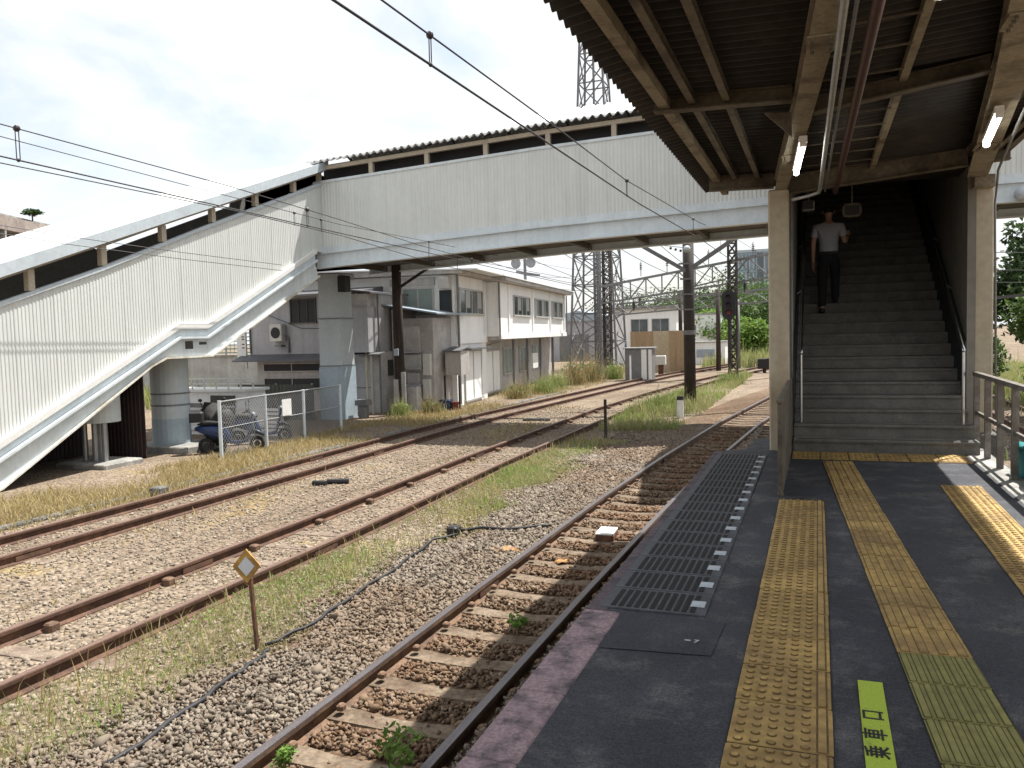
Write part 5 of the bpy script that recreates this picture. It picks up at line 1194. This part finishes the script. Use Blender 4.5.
for k in range(8):
    x0 = -12.6+1.35*k; a_, b_ = Vector((x0,31,4.6+.25*(k%3))), Vector((x0+.9,47,4.2-.35*(k%4))); c_ = Vector((x0+4.2,62,4.3-.3*(k%3)))
    pts = [a_.lerp(b_,t)-Vector((0,0,.7*t*(1-t))) for t in np.linspace(0,1,8)][:-1]+[b_.lerp(c_,t)-Vector((0,0,.7*t*(1-t))) for t in np.linspace(0,1,8)]
    o = MB().tube(pts,.014,5).build('feeder_cable','wire'); centre(tag(o,'%s wire from the left of those running from the crossbeam to the far gantries' % names[k],'wire'),pts[0])
for k,(x,y,z) in enumerate(((-11.2,48.1,5.1),(-9.6,47.5,5.25),(-8.0,47,5.35),(-5.6,46.3,5.6),(-3.2,45.6,5.8))):
    t = thing('insulator','%s insulator from the left standing on the far gantry' % names[k],'insulator',(x,y,z-.4)); MB().cyl((x,y,z-.5),(x,y,z+.35),.025,n=6).build('pin','lattice',t)
    q = MB()
    for j in range(4): q.cyl((x,y,z-.1+j*.1),(x,y,z-.05+j*.1),.10,.05,8)
    q.build('discs','insul',t)
s = thing('insulator','pale ball insulator with small discs hanging below the footbridge','insulator',(-3.85,27,4.2))
MB().sphere((-3.95,27,4.2),.12,12,8).build('ball','marker',s,smooth=True)
for k in range(3): MB().sphere((-4.15-.16*k,27,4.16+.05*k),.045,8,6).build('disc','insul',s,smooth=True)
MB().tube([(-3.8,27,4.22),(-4.7,27,4.36)],.012,5).build('rod','lattice',s)

# ------------------------------------------------------------------ buildings in the distance
s = thing('site_fence','tan and pale site hoarding panels standing beside the far track','hoarding',(-9,54,GZ))
for k in range(8):
    x0 = -12.0+k*.55; y0 = 55.4-.12*k
    MB().box(x0,x0+.545,y0,y0+.06,GZ,1.55).build('panel','creamfence2' if k in (3,4) else 'creamfence',s)
MB().box(-12.0,-7.6,55.5,55.56,1.2,1.28).build('rail','polegrey',s)
s = thing('equipment_cabinet','grey equipment cabinet with bright white door edges by the far track','cabinet',(-9.5,46.4,GZ))
MB().bev(-10.3,-8.75,46,47,GZ,.6,.03).build('case','polegrey',s)
MB().bev(-9.35,-9.05,45.94,45.995,GZ+.05,.55,.01).build('door','whitepaint',s); MB().bev(-8.95,-8.76,45.94,45.995,GZ+.05,.55,.01).build('door','whitepaint',s)
MB().box(-10.4,-8.65,45.9,47.1,.60,.66).build('roof','galv',s)
s = thing('guide_post','thin white guide post in front of the grey cabinet','post',(-9.35,44.2,GZ)); MB().cyl((-9.6,44.2,GZ),(-9.6,44.2,.25),.05,n=8).build('post','whitepaint',s); MB().cyl((-9.6,44.2,.25),(-9.6,44.2,.3),.06,n=8).build('cap','galv',s)
s = thing('signal_box','small tan equipment box standing before the hoarding','equipment box',(-9.0,50,GZ)); MB().bev(-9.3,-8.7,50,50.4,-.5,.05,.03).build('case','acwhite',s); MB().box(-9.15,-8.85,50.1,50.3,GZ,-.5).build('leg','rust',s)
s = thing('small_white_house','small white flat roofed house with two dark windows behind the hoarding','house',(-14.5,70,GZ))
MB().box(-17,-11.2,70,77,GZ,3.4).build('wall','wallwhite',s); MB().box(-17.3,-10.9,69.7,77.3,3.4,3.7).build('roof','concrete',s); win(s,-15.1,-13.6,70,1.4,2.6,'glass','frame',2); win(s,-13.3,-11.8,70,1.4,2.6,'glass','frame',2)
s = thing('warehouse','low grey warehouse with a shallow roof behind the lattice tower','warehouse',(-21,78,GZ))
MB().box(-27,-17.2,78,90,GZ,2.7).build('wall','wallgrey',s); MB().prism([(-27.4,77.7,2.7),(-16.9,77.7,2.7),(-22,77.7,3.7)],(0,12.6,0)).build('roof','bluetin',s)
MB().box(-24,-21,77.96,78,GZ,1.4).build('door','polegrey',s)
s = thing('white_cube_building','plain white block of a building behind the dark steel pole','building',(-10,82,GZ))
MB().box(-12.2,-8.8,82,88,GZ,3.0).build('wall','whitepaint',s); MB().box(-12.3,-8.7,81.9,88.1,3.0,3.15).build('roof','concrete',s); MB().box(-11.8,-11.2,81.96,82,1.2,2.0).build('window','glass',s)
s = thing('site_container','white and blue site container in the distance beyond the dark pole','container',(-8,66,GZ))
MB().box(-9.6,-6.8,66,68,GZ,.55).build('body','wallwhite',s); MB().box(-9.0,-7.6,65.95,66,-.6,.0).build('stripe','bluetin',s); MB().box(-9.7,-6.7,65.9,68.1,.55,.63).build('roof','galv',s)
s = thing('office_building','tall blue grey glass office building above the trees','office building',(-10,165,GZ))
MB().box(-14.5,2,160,185,GZ,15.6).build('glass_body','officeglass',s)
for k in range(25): MB().box(-14.5+k*.66-.09,-14.5+k*.66+.09,159.8,160,GZ,15.6).build('mullion','officemull',s)
for k in range(5): MB().box(-14.5,2,159.78,159.98,2.3+k*3.2,2.9+k*3.2).build('floor_band','officeglass',s)
MB().box(-14.8,2.3,159.6,185.2,15.6,16.1).build('roof','officemull',s)
MB().box(-10.5,-9.5,159.7,159.95,GZ,15.4).build('dark_strip','glass',s)

# ------------------------------------------------------------------ vegetation
def blades(name, X, Y, h, wid, m, lean=.5, z0=GZ):
    n = len(X); th = rng.uniform(0,2*PI,n); h = h*rng.lognormal(0,.35,n); ln = rng.uniform(.05,lean,n)*h; ph = rng.uniform(0,2*PI,n)
    cx, sx = np.cos(th)*wid/2, np.sin(th)*wid/2; Zb = np.full(n,z0)
    mx_, my_ = X+np.cos(ph)*ln*.35, Y+np.sin(ph)*ln*.35
    V = np.stack([np.stack([X-cx,Y-sx,Zb],1),np.stack([X+cx,Y+sx,Zb],1),np.stack([mx_+cx*.7,my_+sx*.7,Zb+h*.6],1),np.stack([mx_-cx*.7,my_-sx*.7,Zb+h*.6],1),np.stack([X+np.cos(ph)*ln,Y+np.sin(ph)*ln,Zb+h],1)],1).reshape(-1,3)
    b_ = np.arange(n)[:,None]*5
    F = np.concatenate([b_+np.array([[0,1,2]]),b_+np.array([[0,2,3]]),b_+np.array([[3,2,4]])])
    return npmesh(name,V,F,m)
def leaf_cloud(name, P, size, m, parent=None, flat=.35):
    n = len(P); nr = rng.normal(size=(n,3)); nr[:,2] = np.abs(nr[:,2])+flat; nr /= np.linalg.norm(nr,axis=1)[:,None]
    t = np.cross(nr,rng.normal(size=(n,3))); t /= np.linalg.norm(t,axis=1)[:,None]; bt = np.cross(nr,t)
    s_ = size*rng.uniform(.6,1.4,n)[:,None]
    V = np.stack([P-t*s_,P-bt*s_*.45+t*s_*.1,P+t*s_,P+bt*s_*.45+t*s_*.1],1).reshape(-1,3)
    F = (np.arange(n)*4)[:,None]+np.array([[0,1,2,3]])
    if parent: V = V-np.array(parent['_o'])
    o = npmesh(name,V,F,m); 
    if parent: o.parent = parent
    return o
def field(n, x0, x1, y0, y1, sc, thr, seed, power=1.0):
    r = np.random.default_rng(seed); Y = y0+(y1-y0)*r.random(n)**power; X = r.uniform(x0,x1,n)
    ph = r.uniform(0,6.28,8); fx = r.normal(0,sc,8); fy = r.normal(0,sc,8)
    d = sum(np.sin(X*a+Y*b+c) for a,b,c in zip(fx,fy,ph))/4
    ok = d+r.normal(0,.28,n) > thr; return X[ok], Y[ok], d[ok]
def outside(X, Y, T, w_=.14): 
    l = np.abs(X-interpv(T,Y)); return np.abs(l-.56) > w_
X, Y, d = field(80000,-6.2,-4.5,1.8,20.5,1.1,-.55,3,1.35)
lim = -4.85+.28*np.sin(Y*1.3)+.2*np.sin(Y*3.1+1)+rng.normal(0,.14,len(Y)); ok = (X < lim)&(rng.random(len(Y)) < .40+.22*np.sin(Y*.9+X*2.1))&outside(X,Y,T2,.1); X, Y, d = X[ok], Y[ok], d[ok]
stuff(blades('grass',X,Y,0.055+.05*np.clip(d,0,1.5),.005+.0006*Y,M['grass'],1.2),'green and straw coloured grass strip between the middle and near tracks','grass')
X, Y, d = field(15000,-6.6,-3.6,22.5,52,.8,-.2,5,1.3)
ok = outside(X,Y,T2,.15)&(np.abs(X-interpv(T1,Y)) > 1.25)&(X > interpv(T2,Y)+.5); X, Y, d = X[ok], Y[ok], d[ok]
stuff(blades('grass',X,Y,.20+.16*np.clip(d,0,1.5),.010+.0004*Y,M['grass'],.9),'taller yellow green grass around the dark steel pole','grass')
X, Y, d = field(2600,-6.2,-4.7,1.8,21,1.1,-.1,31,1.3); ok = outside(X,Y,T2,.1); X, Y = X[ok], Y[ok]
stuff(blades('dead_stems',X,Y,.17,.006+.0006*Y,M['drygrass'],1.0),'scattered taller dead straw stems in the grass strip','dead grass')
X, Y, d = field(5200,-6.0,-4.75,2,20,1.6,.42,33,1.3); X, Y = X[X < -4.9], Y[X < -4.9]
stuff(leaf_cloud('low_weeds',np.stack([X,Y,GZ+.02+rng.random(len(X))*.06],1),.022,M['leafbright']),'patches of low broad leaved weeds in the grass strip','weeds')
X, Y, d = field(26000,-13.9,-11.2,8,27,.9,-.25,6,1.2); ok = outside(X,Y,T3,.2)&(X < interpv(T3,Y)-.75); X, Y = X[ok], Y[ok]
stuff(blades('dry_grass',X,Y,.12,.016,M['drygrass'],1.3),'dry straw coloured grass between the fence and the farthest track','dry grass')
X, Y, d = field(14000,-14.2,-10.9,26,60,.7,-.1,8,1.1); ok = outside(X,Y,T3,.2)&(X < interpv(T3,Y)-.8); X, Y, d = X[ok], Y[ok], d[ok]
stuff(blades('weeds',X,Y,.09+.13*np.clip(d,0,1.5),.018,M['drygrass'],.8),'rough weeds along the foot of the white building','weeds')
X, Y, d = field(9000,-9.9,-6.9,3.5,30,1.2,.35,9,1.3); ok = outside(X,Y,T2,.12)&outside(X,Y,T3,.12); X, Y = X[ok], Y[ok]
stuff(blades('dry_grass',X,Y,.06,.010+.0008*Y,M['drygrass'],1.5),'sparse short dry grass on the gravel between the two far tracks','dry grass')
X, Y, d = field(30000,-8,8,60,140,.2,-.6,12,1.0); ok = (np.abs(X-interpv(T2,Y)) > 1.2)&(np.abs(X-interpv(T3,Y)) > 1.2)
stuff(blades('grass',X[ok],Y[ok],.7,.08,M['grass'],.6),'distant green verge where the tracks curve away','grass')
X, Y, d = field(5000,-45,-22,27,33,.5,-.5,14); stuff(blades('grass',X,Y,.5,.06,M['grass'],.6,z0=GZ),'bright green bank below the beige retaining wall','grass')
X, Y, d = field(40000,6.4,22,12,60,.3,-1.2,41); stuff(blades('grass',X,Y,.35,.035,M['grass'],.7),'rough green grass field beyond the right track','grass')
X, Y, d = field(7000,2.6,8,8,40,.7,.1,15); ok = outside(X,Y,T4,.15); stuff(blades('grass',X[ok],Y[ok],.3,.03,M['grass'],.8),'green weeds on the gravel beyond the right railing','grass')

def crown_points(c, r, n, lobes, seed):
    r_ = np.random.default_rng(seed); out = []
    L_ = r_.normal(size=(lobes,3)); L_ /= np.linalg.norm(L_,axis=1)[:,None]; L_ = L_*r_.uniform(.35,.8,lobes)[:,None]
    rad = r_.uniform(.28,.5,lobes); k = r_.integers(0,lobes,n)
    q = r_.normal(size=(n,3)); q /= np.linalg.norm(q,axis=1)[:,None]; q *= (r_.random(n)**.45)[:,None]
    return (L_[k]+q*rad[k][:,None])*np.array(r)+np.array(c)
def tree(x, y, h, rx, rz, lab, m='leaf', n=2600, leaf=.22, cat='tree', group=None, seed=1, name='tree', zb=GZ, trunk=True, lobes=22):
    t = thing(name, lab, cat, (x,y,zb), group)
    cz = zb+h-rz
    if trunk:
        q = MB(); rr = max(.05,h*.022); q.tube([(x,y,zb-.1),(x+.06*h*.2,y,zb+h*.3),(x-.02*h,y+.03*h,zb+h*.62),(x,y,zb+h*.85)],rr,8)
        for k in range(5):
            a = 2.4*k+seed; z = zb+h*(.32+.08*k); q.tube([(x,y,z),(x+math.cos(a)*rx*.35,y+math.sin(a)*rx*.35,z+h*.12),(x+math.cos(a)*rx*.65,y+math.sin(a)*rx*.65,z+h*.2)],rr*.4,5)
        q.build('trunk','bark',t,smooth=True)
    leaf_cloud('crown',crown_points((x,y,cz),(rx,rx,rz),n,lobes,seed),leaf,M[m],t); return t
tr = [(-13.5,92,7.2,4.2,3.2,'leaf','rounded dark green tree just right of the dark steel pole in the distance'),(-9.0,84,5.0,3.2,2.3,'leafbright','low bright green tree below the office building'),(-9.5,106,9.2,5.0,4.2,'leaf','large green tree in front of the glass office building'),(-4.5,98,8.6,4.8,4.0,'leaf','broad green tree between the signal and the cream post'),(-1.0,88,7.8,4.0,3.6,'leafdark','dark green tree right beside the cream canopy post'),(-6.0,78,3.6,2.4,1.7,'leafbright','small bright bush like tree at the foot of the far trees'),(-14.8,100,8.3,4.5,3.6,'leafdark','dark tree showing above the white block building'),(-22,108,8.5,6,3.5,'leafdark','far dark tree behind the grey warehouse'),(-17,120,9.0,6,4,'leafdark','farthest tree between the warehouse and the office'),(2.5,84,8.0,4.0,3.6,'leaf','far green tree hidden behind the stairs')]
tree(-51.2,42.5,.75,.75,.25,'small flat topped roof garden tree on top of the brown apartment block','leafdark',500,.12,seed=99,zb=10.4)
tr += [(-11.0,112,10.5,5.5,4.8,'leafdark','tallest dark tree before the left half of the office building'),(-6.5,90,7.0,3.6,3.2,'leaf','mid green tree directly right of the signal mast')]
for k,(x,y,h_,rx,rz,m_,lab) in enumerate(tr): tree(x,y,h_,rx*1.1,rz,lab,m_,5200,.20,'tree','trees in the distance',seed=20+k,lobes=46)
tree(6.6,27.5,4.9,1.5,1.9,'leafy green tree at the right edge beyond the railing','leaf',5200,.10,seed=51)
tree(6.9,33,6.3,1.9,2.6,'taller dark green tree behind the others at the right edge','leafdark',4800,.13,seed=52)
tree(6.6,24.5,1.7,1.0,.8,'low bright green bush at the right edge beyond the rail','leafbright',3000,.08,'bush',seed=53,name='bush')
tree(9.5,34,5.2,2.6,2.4,'wide green tree farther back beyond the right track','leaf',4200,.13,seed=57)
tree(7.6,29.5,2.6,1.7,1.3,'bright hedge like bush between the right track and the trees','leafbright',4200,.09,'bush',seed=58,name='bush')
tree(7.4,22.6,2.3,1.0,1.1,'dense green hedge bush just beyond the right track','leafbright',4200,.07,'bush',seed=61,name='bush')
tree(9.2,23.5,2.6,1.4,1.2,'wider hedge bush at the far right edge','leaf',4200,.08,'bush',seed=62,name='bush')
tree(8.0,26,2.2,1.2,1.0,'bright green bush partly behind the right railing','leafbright',3000,.08,'bush',seed=54,name='bush')
tree(5.9,37,2.4,1.5,1.2,'mid green bush farther along beyond the right track','leaf',2400,.11,'bush',seed=56,name='bush')
def clump(x, y, h_, r_, lab, m_='grass', n=420, seed=1, wid=.03, leaves=260):
    t = thing('weed_clump',lab,'weeds',(x,y,GZ)); r = np.random.default_rng(seed); k_ = r.normal(0,.10,(5,2))*r_; i = r.integers(0,5,n)
    P_ = k_[i]+r.normal(0,.30,(n,2))*r_; hh = h_*np.exp(-((P_/r_)**2).sum(1)*.5)
    o = blades('stems',P_[:,0],P_[:,1],np.maximum(hh,.12*h_),wid,M[m_],.7,0.0); o.parent = t
    j = r.integers(0,n,leaves); z_ = r.random(leaves)**.7*hh[j]; Q_ = np.stack([P_[j,0]+r.normal(0,.12,leaves)*r_,P_[j,1]+r.normal(0,.12,leaves)*r_,z_+.03],1)
    o = leaf_cloud('leaves',Q_,.035+.03*h_,M['leafbright' if m_ == 'grass' else 'leaf']); o.parent = t
    return t
for k,(x,y,h_,r_,m_,lab) in enumerate([(-13.75,25.6,.75,.5,'grass','small bright green weed clump at the foot of the wooden pole'),(-13.1,26.6,.7,.6,'drygrass','weed clump with yellowish tips right of the wooden pole'),(-12.3,33.6,.9,.9,'drygrass','reddish dry weeds below the left end of the jutting upper floor'),(-12.0,36.5,1.0,1.2,'grass','wide green weed patch in the middle of the white building front'),(-12.4,39.5,1.1,1.1,'grass','tangled weeds before the right half of the white building front'),(-12.3,42.5,1.9,1.1,'drygrass','tall straggly brown weeds at the far end of the white building'),(-11.9,45,1.8,1.0,'drygrass','tall dry brush under the lattice tower'),(-11.2,47.4,1.3,.9,'grass','low green brush at the foot of the gantry mast'),(-4.2,42.5,.8,1.0,'grass','bright green weed clump at the foot of the signal mast'),(-4.9,33,.7,.9,'grass','green weeds just beyond the dark steel pole')]):
    clump(x,y,h_*.62,r_,lab,m_,seed=340+k,wid=.02)
for k,(x,y,h_,lab) in enumerate([(-2.56,4.45,.26,'leafy weed growing between the near rails beside the platform'),(-3.2,4.2,.14,'small weed by the left rail at the bottom of the photo'),(-2.6,7.0,.13,'tiny weed between the sleepers midway along the grating'),(-2.75,3.9,.12,'tiny weed between the rails nearest the viewer')]):
    t = thing('weed',lab,'weed',(x,y,-1.13)); q = MB()
    for i in range(5): a = 1.3*i; q.tube([(x,y,-1.14),(x+.05*math.cos(a)*h_*4,y+.05*math.sin(a)*h_*4,-1.13+h_*.8)],.004,4)
    q.build('stem','leafbright',t); P_ = crown_points((x,y,-1.10+h_*.5),(h_*.85,h_*.85,h_*.55),170,9,90+k); leaf_cloud('leaves',P_,.026,M['leafbright'],t)

# thin grey pole and wires at the right
s = thing('utility_pole','slim greenish utility pole seen just right of the right canopy post','pole',(4.1,23-1.2,GZ))
MB().cyl((4.22,26.9,GZ),(4.22,26.9,5.0),.09,.08,10).build('shaft','greendado',s,smooth=True); MB().bar((3.7,26.9,2.2),(5.6,26.9,2.35),.06,.08).build('arm','lattice',s)
for z0_, z1_, lab in ((3.6,4.0,'uppermost thin wire at the right edge beyond the post'),(3.1,3.0,'second thin wire at the right edge beyond the post'),(2.75,2.6,'third thin wire at the right edge beyond the post')):
    pts = [(4.22,26.9,z0_),(6.5,27.5,z0_-.08),(9,28,z1_)]; o = MB().tube(pts,.012,5).build('cable','wire'); centre(tag(o,lab,'wire'),pts[0])
s = thing('bridge_lamp','pale round lamp under the right end of the footbridge','lamp',(4.5,22.7,4.35))
MB().sphere((4.55,22.72,4.62),.17,14,10).build('globe','marker',s,smooth=True); MB().bar((4.55,22.75,4.62),(4.55,22.99,4.66),.05,.05).build('bracket','galv',s)

# ------------------------------------------------------------------ man on the stairs
def skinmesh(name, V, E, R, m, parent, sub=2, root=0):
    me = bpy.data.meshes.new(name); me.from_pydata(V,E,[]); o = bpy.data.objects.new(name,me); C.objects.link(o)
    sk_ = o.modifiers.new('s','SKIN'); sk_.use_smooth_shade = True
    for i, r in enumerate(R):
        r = r if isinstance(r,tuple) else (r,r); me.skin_vertices[0].data[i].radius = r
    me.skin_vertices[0].data[root].use_root = True
    o.modifiers.new('b','SUBSURF').levels = sub; o.modifiers['b'].render_levels = sub
    bpy.context.view_layer.update()
    m2 = bpy.data.meshes.new_from_object(o.evaluated_get(bpy.context.evaluated_depsgraph_get())); bpy.data.objects.remove(o)
    m2.materials.clear(); m2.materials.append(M[m]); m2.polygons.foreach_set('use_smooth',[True]*len(m2.polygons))
    o = bpy.data.objects.new(name,m2); C.objects.link(o); o.parent = parent; o['_o'] = parent['_o']; return o
PXm, PYm, PZm = .17, 14.42, RI*11
pm = thing('person','man in a white short sleeved shirt and dark trousers climbing the stairs seen from behind','person',(PXm,PYm,PZm))
# body frame: x right, y forward (up the stairs), z up; feet: left on step 11, right lifting to step 12
V = [(0,0,.92),(0,.02,1.08),(0,.04,1.25),(0,.06,1.42),(0,.07,1.50),(0,.09,1.575),(0,.10,1.66),(0,.10,1.73),           # 0-7 pelvis..head top
     (-.19,.06,1.41),(-.235,.02,1.14),(-.235,.08,.90),(-.233,.11,.82),   # 8-11 left arm
     (.19,.06,1.41),(.245,.03,1.15),(.275,.24,1.22),(.285,.30,1.27),       # 12-15 right arm bent
     (-.095,.0,.88),(-.10,.06,.48),(-.10,.0,.09),(-.10,.12,.045),          # 16-19 left leg
     (.095,.0,.88),(.10,.20,.56),(.10,.16,.20),(.10,.30,.17)]            # 20-23 right leg
E_ = [(0,1),(1,2),(2,3),(3,4),(4,5),(5,6),(6,7),(3,8),(8,9),(9,10),(10,11),(3,12),(12,13),(13,14),(14,15),(0,16),(16,17),(17,18),(18,19),(0,20),(20,21),(21,22),(22,23)]
Rr = [(.11,.08),(.115,.088),(.138,.10),(.12,.08),.05,.052,(.082,.098),(.062,.075),.05,.042,.032,.03,.05,.042,.032,.03,.062,.05,.04,.036,.062,.05,.04,.036]
body = skinmesh('body',V,E_,Rr,'skin',pm)
sv = [(0,0,.95)]+[V[i] for i in (1,2,3)]+[(0,.065,1.465),(-.19,.06,1.41),(-.225,.035,1.22),(.19,.06,1.41),(.228,.04,1.23)]
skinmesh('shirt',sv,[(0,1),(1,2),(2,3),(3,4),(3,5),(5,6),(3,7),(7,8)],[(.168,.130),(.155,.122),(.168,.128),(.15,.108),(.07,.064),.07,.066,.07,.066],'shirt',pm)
tv = [(0,0,1.03),(0,0,.90),V[16],V[17],(-.10,.0,.10),V[20],V[21],(.10,.16,.21)]
skinmesh('trousers',tv,[(0,1),(1,2),(2,3),(3,4),(1,5),(5,6),(6,7)],[(.14,.105),(.155,.12),.098,.076,.062,.098,.076,.062],'trousers',pm)
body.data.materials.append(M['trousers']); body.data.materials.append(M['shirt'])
for p_ in body.data.polygons:
    c_ = p_.center
    if c_.z < 1.02 and c_.z > .12 and abs(c_.x) < .185: p_.material_index = 1
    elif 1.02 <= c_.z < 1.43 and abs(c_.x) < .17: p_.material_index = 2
skinmesh('hair',[(0,.085,1.62),(0,.085,1.69),(0,.095,1.742)],[(0,1),(1,2)],[(.084,.088),(.092,.10),(.07,.08)],'hair',pm)
for sx, y, z in ((-.10,0,0),(.10,.16,RI*.78)):
    skinmesh('shoe',[(sx,y-.05,z+.05),(sx,y+.06,z+.045),(sx,y+.19,z+.03)],[(0,1),(1,2)],[.05,(.046,.042),(.042,.028)],'shoe',pm)
for side, (hx,hy,hz), fdir in (('l',(-.233,.11,.82),Vector((.0,.15,-1))),('r',(.285,.30,1.27),Vector((.1,.45,.8)))):
    fdir.normalize(); w_ = Vector((0,1,0)) if side == 'l' else Vector((1,-.2,0)).normalized(); w_ = (w_-fdir*w_.dot(fdir)).normalized(); pn = fdir.cross(w_)
    hv = [Vector((hx,hy,hz)),Vector((hx,hy,hz))+fdir*.085]; he = [(0,1)]; hr = [(.03,.022),(.036,.018)]
    for k, l in enumerate((.068,.078,.072,.056)):
        b0 = hv[1]+w_*(.027-.018*k); i0 = len(hv); hv += [b0+fdir*.01,b0+fdir*l*.55+pn*.012,b0+fdir*l*.85+pn*.035]; he += [(1,i0),(i0,i0+1),(i0+1,i0+2)]; hr += [.0095,.0088,.007]
    i0 = len(hv); hv += [hv[0]+w_*.04+fdir*.035,hv[0]+w_*.052+fdir*.075+pn*.02]; he += [(0,i0),(i0,i0+1)]; hr += [.011,.0085]
    skinmesh('hand',[tuple(v) for v in hv],he,hr,'skin',pm,1)
ear = MB(); ear.sphere((-.088,.10,1.655),.026,8,6,(.4,.7,1.2)); c_ = ear.build('ear','skin'); c_.parent = pm
ear = MB(); ear.sphere((.088,.10,1.655),.026,8,6,(.4,.7,1.2)); c_ = ear.build('ear','skin'); c_.parent = pm
q = MB(); q.sphere((0,.205,1.645),.018,8,6,(.7,1.1,1.3)); c_ = q.build('nose','skin'); c_.parent = pm
q = MB(); q.bev(-.155,.155,-.115,.13,.965,1.0,.02); c_ = q.build('belt','shoe'); c_.parent = pm
s = thing('smartphone','dark phone held up in the man\'s right hand','phone',(PXm+.295,PYm+.36,PZm+1.37))
q = MB(); q.bev(-.035,.035,-.005,.005,-.07,.07,.004); c_ = q.build('case','dark'); c_.parent = s
